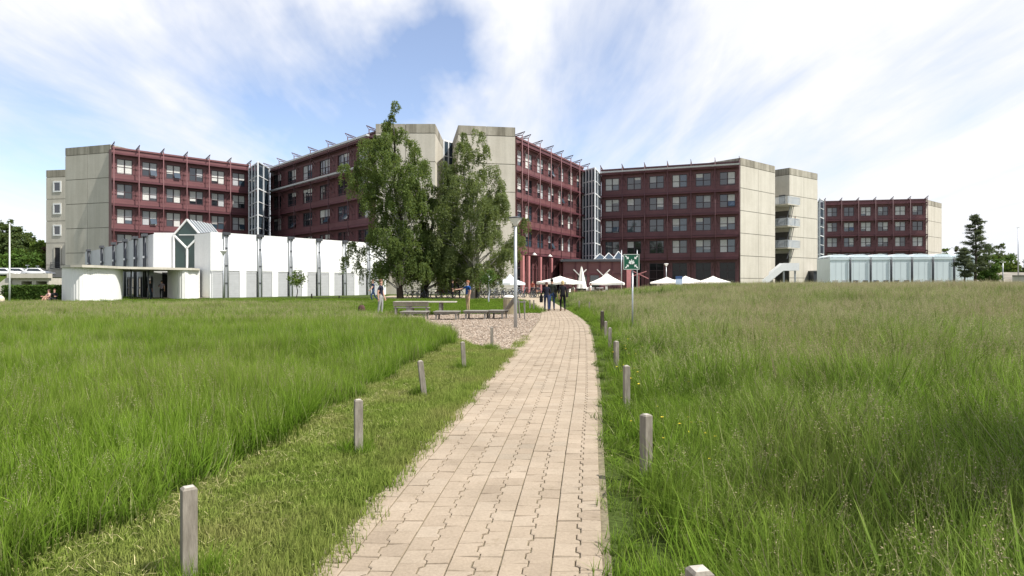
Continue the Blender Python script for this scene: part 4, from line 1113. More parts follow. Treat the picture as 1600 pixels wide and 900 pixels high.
k = MB(); k.box(-.9, 1.0, -.05, -.002, .4, 1.5); k.build('door', M['reddark'], so); k = MB(); k.box(-.6, .6, -.05, -.002, 2.1, 2.7); k.build('louvre', M['galv'], so)
# ------------------------------------------------------------------ posts along the path
def post(label, loc, h=.52, w_=.072, rz=0, tilt=(0, 0), dark=False):
    root = thing('wooden_post', label, 'post', loc, 0, 'wooden posts along the path')
    k = MB(); e = .012; a = w_/2
    prof = [(a, -.25), (a, h*.5), (a, h - e), (a - e, h)]
    vs_ = []
    for r_, z in prof: vs_ += [(-r_,-r_,z),(r_,-r_,z),(r_,r_,z),(-r_,r_,z)]
    fs_ = []
    for i in range(3):
        for j in range(4): j2 = (j+1) % 4; fs_.append((4*i+j, 4*i+j2, 4*i+4+j2, 4*i+4+j))
    k.add(vs_, fs_, 0); k.build('shaft', M['bark'] if dark else M['wood'], root)
    c_ = MB(); c_.add([(-a+e,-a+e,h),(a-e,-a+e,h),(a-e,a-e,h),(-a+e,a-e,h),(0,0,h+.006)], [(0,1,4),(1,2,4),(2,3,4),(3,0,4)]); c_.build('top', M['woodcut'], root)
    root.rotation_euler = (tilt[0], tilt[1], rz); return root
def at_top(px, py, h=.52):
    """plan point of a post of height h whose top shows at (px, py)"""
    d = (EYE - h) / (py - HOR) * F
    for _ in range(10):
        x = (px-800)/F*d; d = .5*d + .5*(EYE - gz(x, d) - h)/(py - HOR)*F
    return Vector(((px-800)/F*d, d, gz((px-800)/F*d, d)))
post('nearest wooden post on the mown strip left of the path', at_top(295, 760), rz=R(38))
post('upright wooden post left of the path beside the uncut meadow, second from the viewer', at_top(560, 624), rz=R(24))
post('wooden post leaning to the left on the mown strip beside the path', at_top(663, 563), rz=R(20), tilt=(0, R(-6.5)))
post('slightly leaning wooden post just before the wood chip bed', at_top(725.5, 534), rz=R(15), tilt=(0, R(-3.5)))
post('wooden post at the front edge of the wood chip bed', at_top(768.5, 511), rz=R(5))
post('wooden post top poking up at the bottom edge of the picture, right of the path', at_top(1093, 888), rz=R(12), w_=.08)
post('wooden post half sunk in tall grass near buttercups, right of the path', at_top(1009.5, 647, .56), rz=R(30), h=.56)
post('wooden post right of the path, next beyond the one among the buttercups', at_top(979, 571, .56), rz=R(10), h=.56)
post('wooden post right of the path, third from the viewer above the grass', at_top(963, 533, .56), rz=R(22), h=.56)
post('wooden post right of the path, fourth from the viewer above the grass', at_top(953, 512, .56), rz=R(0), h=.56)
post('wooden post right of the path, just in front of the tall dark one', at_top(946.5, 502, .56), rz=R(9), h=.56)
post('tall dark wooden post at the bend of the path, right side', at_top(941, 486, .74), rz=R(9), h=.74, w_=.09, dark=True)
post('first thin post beyond the bend of the path in the far meadow edge', at_top(921, 472, .6), h=.6)
post('second thin post beyond the bend of the path in the far meadow edge', at_top(905, 470, .6), h=.6)
for px_, lb in ((819, 'left one of the three thin posts between litter bin and walkers'), (828, 'middle one of the three thin posts between litter bin and walkers'), (834, 'right one of the three thin posts between litter bin and walkers')):
    post(lb, P(px_, 40 - (px_-819)*.12), h=.62, w_=.085)
for px_, d_, h_, lb in ((487, 60, .5, 'short dark stake in the meadow before the white hall, left of the other'), (530, 60, .3, 'very short dark stake in the meadow before the white hall, right of the other')):
    post(lb, P(px_, d_), h=h_, w_=.10, dark=True)

# ------------------------------------------------------------------ lamps, poles and the green sign
def funnel_lamp(label, loc, h, r_, pole=.052, base=True):
    root = thing('street_lamp', label, 'street lamp', loc, 0, 'funnel shaped park lamps')
    k = MB(); k.tube([(0,0,-.2),(0,0,h*.32),(0,0,h-.5*r_*2)], [pole*1.25, pole*1.2, pole], 12); k.build('pole', M['galv'], root)
    k = MB(); k.lathe([(pole, h-r_*1.15), (pole*1.5, h-r_*1.1), (r_*.35, h-r_*.85), (r_*.86, h-r_*.18), (r_*.86, h-r_*.12)], 24); k.build('lamp_bowl', M['offwhite'], root)
    k = MB(); k.lathe([(r_*.9, h-r_*.12), (r_, h-r_*.08), (r_*.97, h), (r_*.5, h+r_*.12), (0.001, h+r_*.14)], 24); k.build('lamp_lid', M['steel_dark'] if base else M['offwhite'], root)
    return root
p = GP(805.5, 513); funnel_lamp('tall grey lamp post with a funnel head at the wood chip bed beside the path', p, (HOR-340)/F*p.y + EYE - p.z, .26)
p = P(349, 60); funnel_lamp('park lamp with a pale funnel head in front of the white hall', p, (HOR-392)/F*60 + EYE - p.z, .33, .05, False)
p = P(1041, 90); funnel_lamp('park lamp with a pale head standing among the right hand parasols', p, (HOR-412)/F*90 + EYE - p.z, .34, .05, False)
fp = thing('flagpole', 'slender white flagpole on the lawn at the left edge beyond the meadow', 'flagpole', P(15, 52))
k = MB(); k.tube([(0,0,-.1),(0,0,3),(0,0,6.35)], [.075,.06,.035], 10); k.build('shaft', M['white'], fp); k = MB(); k.lathe([(0.001,6.35),(.06,6.38),(.06,6.44),(.001,6.48)], 10); k.build('finial', M['alu'], fp)
def mast(label, px_, d_, top, arm=False):
    p = P(px_, d_); h = (HOR-top)/F*d_ + EYE - p.z; root = thing('light_mast', label, 'light mast', p, 0, 'light masts along the far road')
    k = MB(); k.tube([(0,0,-.3),(0,0,h)], [.14,.07], 8); k.build('shaft', M['galv'], root)
    k = MB(); k.box(-.5, .5, -.15, .15, h, h+.12) if arm else k.box(-.25,.25,-.12,.12,h,h+.1); k.build('lamp_head', M['offwhite'], root)
mast('tall thin light mast at the far right edge behind the embankment', 1591, 140, 356)
mast('short light mast with a small head in front of the far right trees', 1567, 128, 410, True)
mast('thin light mast in front of the left trees near the parked cars', 43, 108, 415)
mast('thin light mast in front of the dark copper tree at the left', 59, 108, 416)

sd_ = 20.5; pz = P(987, sd_)
sg = thing('assembly_point_sign', 'square green assembly point sign with white arrows and people on a thin grey pole', 'sign', pz)
zt_ = (HOR-397)/F*sd_ + EYE - pz.z; zb_ = (HOR-421.5)/F*sd_ + EYE - pz.z; hw = (zt_-zb_)/2
M['signgreen'] = mat('sign_green', (.004,.085,.045), .5, var=.05); M['signwhite'] = mat('sign_white', (.75,.77,.74), .5, var=.03)
k = MB(); k.tube([(.03,.02,-.2),(.03,.02,zb_-.02)], .026, 10); k.tube([(.03,.02,zb_-.02),(.03,.02,zt_-.1)], .026, 10); k.build('pole', M['galv'], sg)
k = MB(); k.box(-hw-.02, hw-.0, -.035, -.012, zb_, zt_); bd = k.build('panel', M['signgreen'], sg)
k = MB(); c0 = (-.01, (zb_+zt_)/2); t = .012; a = hw*.97
for q in ((-a-t,-a+0,-a,a),(a-t,a,-a,a)): k.box(c0[0]+q[0], c0[0]+q[1], -.041, -.0355, c0[1]+q[2], c0[1]+q[3])
for z_ in (-a, a-t): k.box(c0[0]-a, c0[0]+a-t, -.0405, -.0355, c0[1]+z_, c0[1]+z_+t)
k.build('border', M['signwhite'], bd)
def flat(k, poly, y=-.0375): k.add([(c0[0]+x_*hw, y, c0[1]+z_*hw) for x_, z_ in poly], [tuple(range(len(poly)))])
for sx, sz in ((-1,1),(1,1),(1,-1),(-1,-1)):   # arrows pointing in from the corners
    k = MB()
    f = lambda pts: [(x_*sx, z_*sz) for x_, z_ in pts][::(1 if sx*sz > 0 else -1)]
    flat(k, f([(.36,.36),(.68,.36),(.57,.47),(.84,.74),(.74,.84),(.47,.57),(.36,.68)])); k.build('arrow', M['signwhite'], bd)
for x_, z_, s_ in ((-.24,.0,.9),(.24,.0,.9),(-.1,-.06,1.0),(.1,-.06,1.0),(0,.16,.8)):   # the group of figures
    k = MB(); n = 12; s_ *= .95; y = -.0375 - .0015*abs(x_*10) - (.003 if s_ > .9 else .001)
    k.add([(c0[0]+(x_+.075*s_*math.cos(2*math.pi*i/n))*hw, y, c0[1]+(z_+.12+.085*s_*math.sin(2*math.pi*i/n))*hw) for i in range(n)], [tuple(range(n))])
    k.add([(c0[0]+(x_+u*s_)*hw, y, c0[1]+(z_+v*s_)*hw) for u, v in ((-.13,-.24),(.13,-.24),(.15,-.02),(.06,.04),(-.06,.04),(-.15,-.02))], [tuple(range(6))]); k.build('figure', M['signwhite'], bd)
for px_ in (971, 995.5):
    p = P(px_, 80); tube = thing('steel_pole', 'plain grey steel pole behind the green sign, %s' % ('left of it' if px_ < 980 else 'right of it'), 'pole', p, 0, 'plain steel poles behind the green sign')
    k = MB(); k.tube([(0,0,-.2),(0,0,(HOR-391)/F*80+EYE-p.z)], .06, 8); k.build('shaft', M['galv'], tube); k = MB(); k.lathe([(.07,(HOR-391)/F*80+EYE-p.z),(.07,(HOR-391)/F*80+EYE-p.z+.06),(.001,(HOR-391)/F*80+EYE-p.z+.1)], 8); k.build('cap', M['steel_dark'], tube)

# ------------------------------------------------------------------ table, benches, bin, bag
def planks(k, x0, x1, y0, y1, z, t, n, gap=.012, along='x', m=0):
    for i in range(n):
        if along == 'x': a = y0 + (y1-y0)*i/n; k.box(x0, x1, a, a+(y1-y0)/n-gap, z-t, z, m)
        else: a = x0 + (x1-x0)*i/n; k.box(a, a+(x1-x0)/n-gap, y0, y1, z-t, z, m)
tp = P(664, 32.2)
tb_ = thing('picnic_table', 'long pale wooden picnic table under the birches behind the low benches', 'table', tp, R(-2))
k = MB(); planks(k, -1.52, 1.58, -.42, .42, .70, .05, 6); k.build('table_top', M['woodcut'], tb_)
for x_ in (-.82, .82):
    for y_ in (-.3, .3): k = MB(); k.box(x_-.06, x_+.06, y_-.05, y_+.05, 0, .65); k.build('leg', M['wood2'], tb_)
    k = MB(); k.box(x_-.05, x_+.05, -.249, .249, .56, .649); k.build('crossbar', M['wood2'], tb_)
def back_bench(label, px_, d_, L, rz):
    b = thing('backed_bench', label, 'bench', P(px_, d_), rz, 'wooden benches around the picnic table')
    k = MB(); planks(k, -L/2, L/2, -.22, .22, .44, .04, 4); k.build('seat', M['wood2'], b)
    k = MB()
    for z_ in (.50, .62): k.obox((-L/2, -.24, z_), (L,0,0), (0,-.035,0), (0,-.02,.10))
    k.build('backrest', M['wood'], b)
    for x_ in (-L*.38, L*.38):
        k = MB(); k.box(x_-.04, x_+.04, -.232, -.16, 0, .4); k.bar((x_, -.2, .0), (x_, -.225, .72), .05); k.build('leg', M['wood2'], b)
        k = MB(); k.box(x_-.04, x_+.04, .12, .19, 0, .4); k.build('leg', M['wood2'], b)
back_bench('wooden bench with a backrest at the near left side of the long picnic table', 630, 31.2, .9, R(2))
back_bench('wooden bench with a backrest in front of the middle of the picnic table', 656, 31.3, .95, R(-3))
def low_bench(label, px_, d_, L, dp, rz, back=False, h=.40):
    b = thing('slatted_lounger' if back else 'low_bench', label, 'lounger' if back else 'bench', P(px_, d_), rz, None if back else 'low slatted wooden benches on the wood chips')
    k = MB(); planks(k, -L/2, L/2, -dp/2, dp/2, h, .035, 9, .012, 'y')
    for y_ in (-dp/2+.08, dp/2-.08): k.box(-L/2+.03, L/2-.03, y_-.025, y_+.025, h-.11, h-.037)
    k.build('seat', M['wood2'], b)
    for x_ in (-L/2+.14, L/2-.14):
        for y_ in (-dp/2+.08, dp/2-.08): k = MB(); k.bar((x_*1.06, y_, 0), (x_, y_, h-.037), .07, .07); k.build('leg', M['wood2'], b)
    if back:
        k = MB(); n = 8
        for i in range(n):
            t = i/n; p0 = Vector((L/2 + .48*t, -dp/2, h+.02+.62*t)); k.obox(p0, (.052, 0, .067), (0, dp, 0), (-.028, 0, .022))
        k.build('backrest', M['wood2'], b)
        k = MB(); k.bar((L/2+.5,-dp/2+.06,0),(L/2+.42,-dp/2+.06,h+.5),.06); k.bar((L/2+.5,dp/2-.06,0),(L/2+.42,dp/2-.06,h+.5),.06); k.build('rear_leg', M['wood2'], b)
        k = MB(); k.box(L/2+.42, L/2+.95, -dp/2-.02, -dp/2+.10, h+.36, h+.42); k.bar((L/2+.9,-dp/2+.04,0),(L/2+.9,-dp/2+.04,h+.36),.05); k.build('armrest', M['wood2'], b)
    return b
low_bench('low grey slatted bench at the left end of the row, before the picnic table', 649, 28.0, 1.16, .95, R(-4))
low_bench('low grey slatted bench second from the left in the row on the wood chips', 699, 28.3, 1.12, .95, R(-3))
low_bench('low grey slatted bench just below the man in the blue shirt', 745, 28.6, 1.1, .95, R(-6))
low_bench('grey slatted wooden lounger with raised backrest beside the lamp post', 778, 28.8, .85, .9, R(-14), True)
bp = P(795, 33.0); bn = thing('litter_bin', 'beige cylindrical litter bin with a pale domed lid behind the lounger', 'bin', bp)
k = MB(); k.lathe([(.24,0),(.26,.02),(.26,.80),(.24,.84)], 24)
for i in range(24): a = 2*math.pi*i/24; k.bar((.268*math.cos(a), .268*math.sin(a), .03), (.268*math.cos(a), .268*math.sin(a), .8), .035)
k.build('drum', mat('bin_wood', (.36,.31,.20), .8, var=.2), bn)
k = MB(); k.lathe([(.20,.845),(.285,.87),(.285,.92),(.20,.985),(.08,1.01),(.001,1.015)], 24); k.build('lid', M['canvas'], bn)
bg_ = thing('backpack', 'dark brown backpack standing in the grass beside the man in grey trousers', 'backpack', P(565, 34))
k = MB(); vs_ = []
for z, s_ in ((0,.17),(.06,.2),(.3,.19),(.42,.14),(.47,.07)): vs_ += [(s_*math.cos(2*math.pi*i/12), s_*.65*math.sin(2*math.pi*i/12), z) for i in range(12)]
k.add(vs_, [(12*r_+i, 12*r_+(i+1)%12, 12*r_+12+(i+1)%12, 12*r_+12+i) for r_ in range(4) for i in range(12)] + [tuple(range(48,60))], 0, True); k.build('bag_body', mat('bag_brown', (.075,.035,.028), .8), bg_)
k = MB(); k.box(-.11,.11,-.17,-.11,.05,.24); k.build('pocket', mat('bag_brown_dark', (.05,.025,.022), .8), bg_)
k = MB(); k.tube([(-.05,0,.46),(-.03,0,.53),(.03,0,.53),(.05,0,.46)], .012, 6); k.build('handle', M['black'], bg_)

# ------------------------------------------------------------------ parasols
def parasol(label, px_, d_, w_, peak, edge, n=4, rz=0, group='open cream parasols of the cafe'):
    p = P(px_, d_); root = thing('cafe_parasol', label, 'parasol', p, rz, group)
    zp = (HOR-peak)/F*d_ + EYE - p.z; ze = (HOR-edge)/F*d_ + EYE - p.z; r_ = w_/2
    k = MB(); seg = n*4
    def rad(a): # square or polygon outline with slightly hollow edges
        s_ = 2*math.pi/n; b_ = (a % s_) - s_/2; return r_*math.cos(math.pi/n)/math.cos(b_)*(1 - .03*math.cos(b_*n/2))
    rings = [(0.02, zp), (.33, zp-(zp-ze)*.40), (.68, zp-(zp-ze)*.74), (1, ze), (1.0, ze-.22)]
    vs_ = []
    for f_, z in rings:
        for i in range(seg):
            a = 2*math.pi*i/seg; rr = rad(a)*f_; sag = -.05*f_*(1-abs(math.cos(a*n/2))) 
            vs_.append((rr*math.cos(a), rr*math.sin(a), z + sag))
    k.add(vs_, [(seg*q+i, seg*q+(i+1)%seg, seg*q+seg+(i+1)%seg, seg*q+seg+i) for q in range(4) for i in range(seg)] + [tuple(range(seg))], 0); k.build('canopy', M['canvas'], root)
    k = MB(); k.tube([(0,0,0),(0,0,zp+.12)], .045, 8); k.build('pole', M['wood'], root)
    k = MB(); k.box(-.4,.4,-.4,.4,0,.09); k.build('base_slab', M['conc'], root)
    for i in range(n):
        a = 2*math.pi*i/n; rr = rad(a+1e-3); k = MB(); k.bar((0,0,ze-.1+(zp-ze)*.1), (rr*.62*math.cos(a), rr*.62*math.sin(a), ze+(zp-ze)*.32-.08), .035); k.build('rib', M['wood'], root)
    return root
parasol('wide flat cream parasol directly behind the three walkers', 875, 66, 5.0, 431.5, 440.5, 8, R(10))
parasol('steep cream pyramid parasol to the left of the green sign', 949, 74, 5.4, 427.5, 442, 4, R(33))
parasol('leftmost of the three far cream parasols before the shaded red wing', 1042, 88, 5.9, 433, 441, 4, R(28))
parasol('middle one of the three far cream parasols before the shaded red wing', 1071, 91, 6.0, 431.5, 440.5, 4, R(50))
parasol('rightmost of the three far cream parasols before the shaded red wing', 1114, 88, 5.6, 431.5, 440.5, 4, R(38))
cpz = P(908.5, 70); fr = thing('folded_parasol', 'folded cream parasol standing between the two open parasols behind the walkers', 'parasol', cpz)
k = MB(); seg = 20; vs_ = []
for r_, z in ((.06,3.2),(.16,2.7),(.30,1.9),(.46,1.05),(.52,.85)):
    for i in range(seg): a = 2*math.pi*i/seg; q = r_*(1+.22*math.cos(a*5)); vs_.append((q*math.cos(a), q*math.sin(a), z))
k.add(vs_, [(seg*q+i, seg*q+(i+1)%seg, seg*q+seg+(i+1)%seg, seg*q+seg+i) for q in range(4) for i in range(seg)], 0, True); k.build('canopy', M['canvas'], fr)
k = MB(); k.tube([(0,0,0),(0,0,3.3)], .04, 8); k.build('pole', M['wood'], fr); k = MB(); k.box(-.4,.4,-.4,.4,0,.09); k.build('base_slab', M['conc'], fr)
# white tent cloth by the concrete wall
te = thing('party_tent', 'white pointed tent roof on thin poles behind the bicycles and the lamp post', 'tent', P(797, 80))
k = MB(); zt_ = (HOR-430)/F*80+EYE; ze = (HOR-444)/F*80+EYE
vs_ = []; n = 12
for f_, z in ((.02, zt_), (.3, zt_-(zt_-ze)*.55), (1, ze), (1.0, ze-.25)):
    vs_ += [(1.9*f_*math.cos(2*math.pi*i/n), 1.9*f_*math.sin(2*math.pi*i/n), z) for i in range(n)]
k.add(vs_, [(n*q+i, n*q+(i+1)%n, n*q+n+(i+1)%n, n*q+n+i) for q in range(3) for i in range(n)], 0); k.build('canopy', M['palewhite'], te)
for i in (1, 4, 7, 10): a = 2*math.pi*i/12; k = MB(); k.tube([(1.8*math.cos(a),1.8*math.sin(a),0),(1.8*math.cos(a),1.8*math.sin(a),ze)], .03, 6); k.build('pole', M['alu'], te)
# banner, tables
M['bannerblue'] = mat('banner_blue', (.02,.06,.16), .6); M['bannerpale'] = mat('banner_pale', (.32,.42,.55), .6)
bz = P(1061, 80); bn = thing('banner_stand', 'upright pale blue banner stand with a dark blue top among the far parasols', 'banner', bz)
h = (HOR-431.5)/F*80+EYE-bz.z; k = MB(); k.box(-.42,.42,-.03,.03,.1,h-.35); k.build('banner_cloth', M['bannerpale'], bn); k = MB(); k.box(-.43,.43,-.035,.035,h-.348,h); k.build('banner_head', M['bannerblue'], bn); k = MB(); k.box(-.45,.45,-.2,.2,0,.098); k.build('foot', M['galv'], bn)
def bistro(label, px_, d_):
    t = thing('bistro_table', label, 'table', P(px_, d_), 0, 'white round cafe tables')
    z_ = .75; k = MB(); k.lathe([(.001,z_-.04),(.42,z_-.04),(.44,z_-.02),(.42,z_),(.001,z_)], 20); k.build('table_top', M['white'], t)
    k = MB(); k.tube([(0,0,.03),(0,0,z_-.04)], .035, 8); k.build('leg', M['galv'], t); k = MB(); k.lathe([(.001,.04),(.25,.02),(.26,0)], 16); k.build('foot', M['galv'], t); return t
bistro('white round cafe table under the gap of the two right parasols', 1094, 85); bistro('white round cafe table under the rightmost far parasol', 1116, 84)
bistro('white round cafe table by the steep parasol', 937, 72); bistro('white round cafe table below the flat parasol', 886, 67)
def cafe_chair(px_, d_, rz, mt=None):
    t = thing('cafe_chair', 'pale cafe chair on the terrace among the parasols', 'chair', P(px_, d_), rz, 'cafe chairs on the terrace')
    k = MB(); k.box(-.21,.21,-.21,.21,.43,.46); k.build('seat', M['offwhite'], t); k = MB(); k.box(-.21,.21,.19,.22,.50,.86); k.build('backrest', M['offwhite'], t)
    for x_ in (-.18,.18):
        for y_ in (-.18,.18): k = MB(); k.tube([(x_*1.1,y_*1.1,0),(x_,y_,.43)], .014, 6); k.build('leg', M['galv'], t)
    for x_ in (-.19,.19): k = MB(); k.bar((x_,.2,.46),(x_,.205,.52),.025); k.build('back_post', M['galv'], t)
    return t
c0_ = cafe_chair(893, 68, 1.0)
for px_, d_, rz in ((879, 66.5, 2.5), (929, 72.6, .8), (945, 71.4, -1.2), (920, 75, .4), (1087, 86, 1.4), (1101, 84.4, 4.4), (1109, 85, 1.2), (1123, 83.2, 4.6), (1030, 87, .3), (1048, 86, 2.2)):
    c_ = copy_tree(c0_); c_.location = P(px_, d_); c_.rotation_euler.z = rz
# ------------------------------------------------------------------ bicycles
def bicycle(label, frame):
    root = thing('parked_bicycle', label, 'bicycle', (0,0,0), 0, 'bicycles crowded on the forecourt')
    def wheel(x_):
        k = MB(); n = 20
        k.tube([(x_+.33*math.cos(2*math.pi*i/n), 0, .34+.33*math.sin(2*math.pi*i/n)) for i in range(n+1)], 0.030, 6, cap=False); w_ = k.build('wheel', M['black'], root)
        k = MB(); k.tube([(x_+.30*math.cos(2*math.pi*i/n), 0, .34+.30*math.sin(2*math.pi*i/n)) for i in range(n+1)], .012, 5, cap=False)
        for i in range(10): a = math.pi*i/5; k.bar((x_,0,.34), (x_+.3*math.cos(a),0,.34+.3*math.sin(a)), .006)
        k.build('rim', M['galv'], w_)
    wheel(-.52); wheel(.54)
    k = MB(); bb = (-.08,0,.29); st_ = (-.22,0,.78); hd = (.36,0,.82); hb = (.40,0,.68)
    for a, b_ in ((bb,st_),(st_,hd),(bb,hb),(hd,hb)): k.tube([a,b_], .026, 6)
    for s_ in (-.05,.05): k.tube([(-.52,s_,.34),(bb[0],s_*.6,bb[2])], .011, 5); k.tube([(-.52,s_,.34),(st_[0],s_*.5,st_[2]-.04)], .011, 5); k.tube([(.40,s_*.6,.66),(.54,s_,.34)], .013, 5)
    k.build('frame', frame, root)
    k = MB(); k.tube([(-.23,0,.78),(-.26,0,.93)], .014, 6); k.add([(-.40,-.08,.95),(-.40,.08,.95),(-.12,.025,.945),(-.12,-.025,.945),(-.40,-.07,.91),(-.40,.07,.91),(-.12,.02,.92),(-.12,-.02,.92)], [(3,2,1,0),(4,5,6,7),(0,1,5,4),(1,2,6,5),(2,3,7,6),(3,0,4,7)]); k.build('saddle', M['black'], root)
    k = MB(); k.tube([(.36,0,.82),(.33,0,.98)], .014, 6); k.tube([(.22,-.28,.99),(.33,-.16,1.0),(.33,.16,1.0),(.22,.28,.99)], .013, 6); k.build('handlebar', M['galv'], root)
    k = MB(); k.lathe([(.07,-.01),(.08,0),(.07,.01)], 12); k.build('chainring', M['galv'], root, (bb[0],-.05,bb[2])).rotation_euler = (R(90),0,0)
    k = MB(); k.bar((bb[0],-.06,bb[2]),(bb[0]+.1,-.09,bb[2]-.13),.02); k.bar((bb[0],.06,bb[2]),(bb[0]-.1,.09,bb[2]+.13),.02); k.build('crank', M['galv'], root)
    return root
dark = bicycle('dark parked bicycle in the crowded row between the birches and the concrete wall', mat('bike_black', (.03,.032,.036), .35, .2))
blue_ = bicycle('silver blue parked bicycle in the crowded row between the birches and the concrete wall', mat('bike_steel', (.16,.20,.26), .3, .4))
redb = bicycle('red parked bicycle near the middle birch trunk behind the picnic table', mat('bike_red', (.32,.03,.025), .35))
rb = random.Random(5)
redb.location = P(686, 62); redb.rotation_euler.z = R(12)
first = {id(dark): True, id(blue_): True}
for i, px_ in enumerate((640, 648, 657, 668, 677, 694, 706, 714, 740, 748, 754, 761, 768, 775, 781, 787, 793, 799, 806, 812, 819, 826, 833, 838)):
    src = dark if rb.random() < .62 else blue_
    o = src if first.pop(id(src), False) else copy_tree(src)
    d_ = rb.uniform(60, 66) if px_ < 800 else rb.uniform(64, 69)
    o.location = P(px_, d_) + Vector((0,0,.03)); o.rotation_euler = (R(rb.uniform(-7,7)), 0, R(rb.choice([15, 35, 70, 110, 150, 200]) + rb.uniform(-15,15)))

# ------------------------------------------------------------------ left background: hedge, cars, underpass, ball
def car(label, loc, rz, paint):
    root = thing('parked_car', label, 'car', loc, rz, 'cars parked on the bank at the left')
    prof = [(-2.15,.35),(-2.2,.62),(-2.05,.86),(-1.95,.93),(-1.35,1.36),(-.9,1.46),(.25,1.46),(.55,1.40),(1.2,.98),(1.95,.84),(2.15,.66),(2.18,.38)]
    bm = bmesh.new(); L_ = [bm.verts.new((x_, -.88, z_)) for x_, z_ in prof]; R_ = [bm.verts.new((x_, .88, z_)) for x_, z_ in prof]; n = len(prof)
    for v in L_ + R_:
        if v.co.z > .95: v.co.y *= .80 + .0*v.co.z
    bm.faces.new(L_[::1]); bm.faces.new(R_[::-1])
    for i in range(n): bm.faces.new((L_[(i+1)%n], L_[i], R_[i], R_[(i+1)%n]))
    bmesh.ops.recalc_face_normals(bm, faces=bm.faces[:]); bmesh.ops.bevel(bm, geom=bm.edges[:], offset=.06, segments=2, affect='EDGES')
    me = bpy.data.meshes.new('body'); bm.to_mesh(me); bm.free(); me.materials.append(paint); me.polygons.foreach_set('use_smooth', [True]*len(me.polygons)); link('body', me, root)
    for s_ in (-1, 1):
        k = MB(); y0, y1 = s_*.885, s_*.725
        k.add([(-1.55,y0*.93,.96),(.98,y0*.93,.98),(.35,y1,1.38),(-1.05,y1,1.38)], [(0,1,2,3) if s_ < 0 else (3,2,1,0)]); k.build('side_window', M['glass'], root)
        for x_ in (-1.3, 1.35):
            k = MB(); k.tube([(x_, s_*.70, .32),(x_, s_*.905, .32)], .32, 18); w_ = k.build('wheel', M['black'], root); k = MB(); k.tube([(x_, s_*.906, .32),(x_, s_*.915, .32)], .19, 14); k.build('rim', M['galv'], w_)
        k = MB(); k.box(2.03, 2.15, s_*.62-.16, s_*.62+.16, .62, .76); k.build('headlight', M['alu'], root); k = MB(); k.box(-2.17, -2.06, s_*.66-.13, s_*.66+.13, .66, .86); k.build('tail_light', M['reddark'], root)
    k = MB(); k.add([(1.18,-.66,1.0),(1.18,.66,1.0),(.60,.60,1.395),(.60,-.60,1.395)], [(0,1,2,3)]); k.build('windscreen', M['glass'], root)
    return root
car('white estate car at the left edge, parked on the bank before the trees', P(9, 104), R(4), M['carwhite'])
car('white saloon car beside the leftmost car, parked on the bank before the trees', P(31, 105), R(8), M['carwhite'])
car('grey car parked low between the white cars on the bank', P(47, 107), R(80), M['carsilver'])
car('white car parked next to the concrete tower above the underpass', P(60, 104), R(6), M['carwhite'])
ud = 78; u0, u1 = P(18, ud), P(74, ud)
up = thing('underpass', 'low concrete underpass with two square openings behind the hedge', 'underpass', (u0.x, ud, 0), R(4))
Lu = u1.x - u0.x; zt_ = zc(437, ud); zo = zc(439.5, ud); k = MB()
k.box(-.2, Lu, 0, 5, zo, zt_+.2); k.box(-.2, Lu+.2, -.5, .3, zt_+.2, zt_+.75)
for xa, xb in ((0, 1.15), (2.35, 2.85), (4.1, Lu)): k.box(xa, xb, 0, 5, -.5, zo)
k.build('wall', M['conc'], up)
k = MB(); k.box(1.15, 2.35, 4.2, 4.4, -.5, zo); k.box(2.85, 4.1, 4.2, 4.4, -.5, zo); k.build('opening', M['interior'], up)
k = MB(); k.obox((-2.6,-.3,-.4), (2.6,0,0), (0,.4,0), (0,0,.5)); k.add([(-3.2,-.3,.0),(0,-.3,.0),(0,-.3,zt_+.6),(-3.2,.1,.0),(0,.1,.0),(0,.1,zt_+.6)], [(0,1,2),(5,4,3),(0,2,5,3)]); k.build('wing_wall', M['conc'], up)
rbk = thing('stone_ball', 'pale round stone ball cut by the left edge of the picture', 'stone ball', P(-1, 46))
k = MB(); n = 16; r_ = .31; k.lathe([(r_*math.sin(math.pi*i/n)*(1+.03*math.sin(i*2.1)) + .001, .46 + r_*1.05 - r_*1.05*math.cos(math.pi*i/n) - .38) for i in range(n+1)], 20); k.build('ball', mat('pale_stone', (.62,.54,.40), .9, var=.1), rbk)
k = MB(); k.lathe([(.2,-.1),(.2,.1),(.001,.1)], 14); k.build('plinth', M['conc'], rbk)
# right background: stony embankment and a concrete ramp wall
emb = [(1515, 150, 425.5), (1540, 150, 425), (1575, 148, 425.3), (1625, 145, 426), (1700, 140, 426)]
k = MB(); vs_ = []
for px_, d_, py in emb:
    a = plan(px_, d_-22); t_ = plan(px_, d_); f_ = plan(px_, d_+60); zt_ = zc(py, d_)
    vs_ += [(a.x, a.y, .2), (t_.x, t_.y, zt_), (f_.x, f_.y, zt_-.2), (f_.x, f_.y, 0)]
fs_ = []
for i in range(len(emb)-1):
    for j in range(3): fs_.append((4*i+j, 4*i+4+j, 4*i+5+j, 4*i+1+j))
k.add(vs_, fs_, 0, True)
M['embank'] = mat('stony_bank', (.22,.20,.165), .95, var=.35, scale=.5)
tag(k.build('embankment', M['embank']), kind='structure')
rw = thing('ramp_wall', 'pale concrete ramp wall sloping down at the far right edge', 'wall', plan(1592, 120))
k = MB(); k.obox((-1.2,0,0), (4.5,-3,0), (.25,.35,0), (0,0,zc(432,120))); k.build('wall_body', M['conc'], rw); k = MB(); k.obox((-1.3,-.1,zc(432,120)+.003), (4.6,-3,0), (.35,.5,0), (0,0,.25)); k.build('coping', M['conc_cap'], rw)
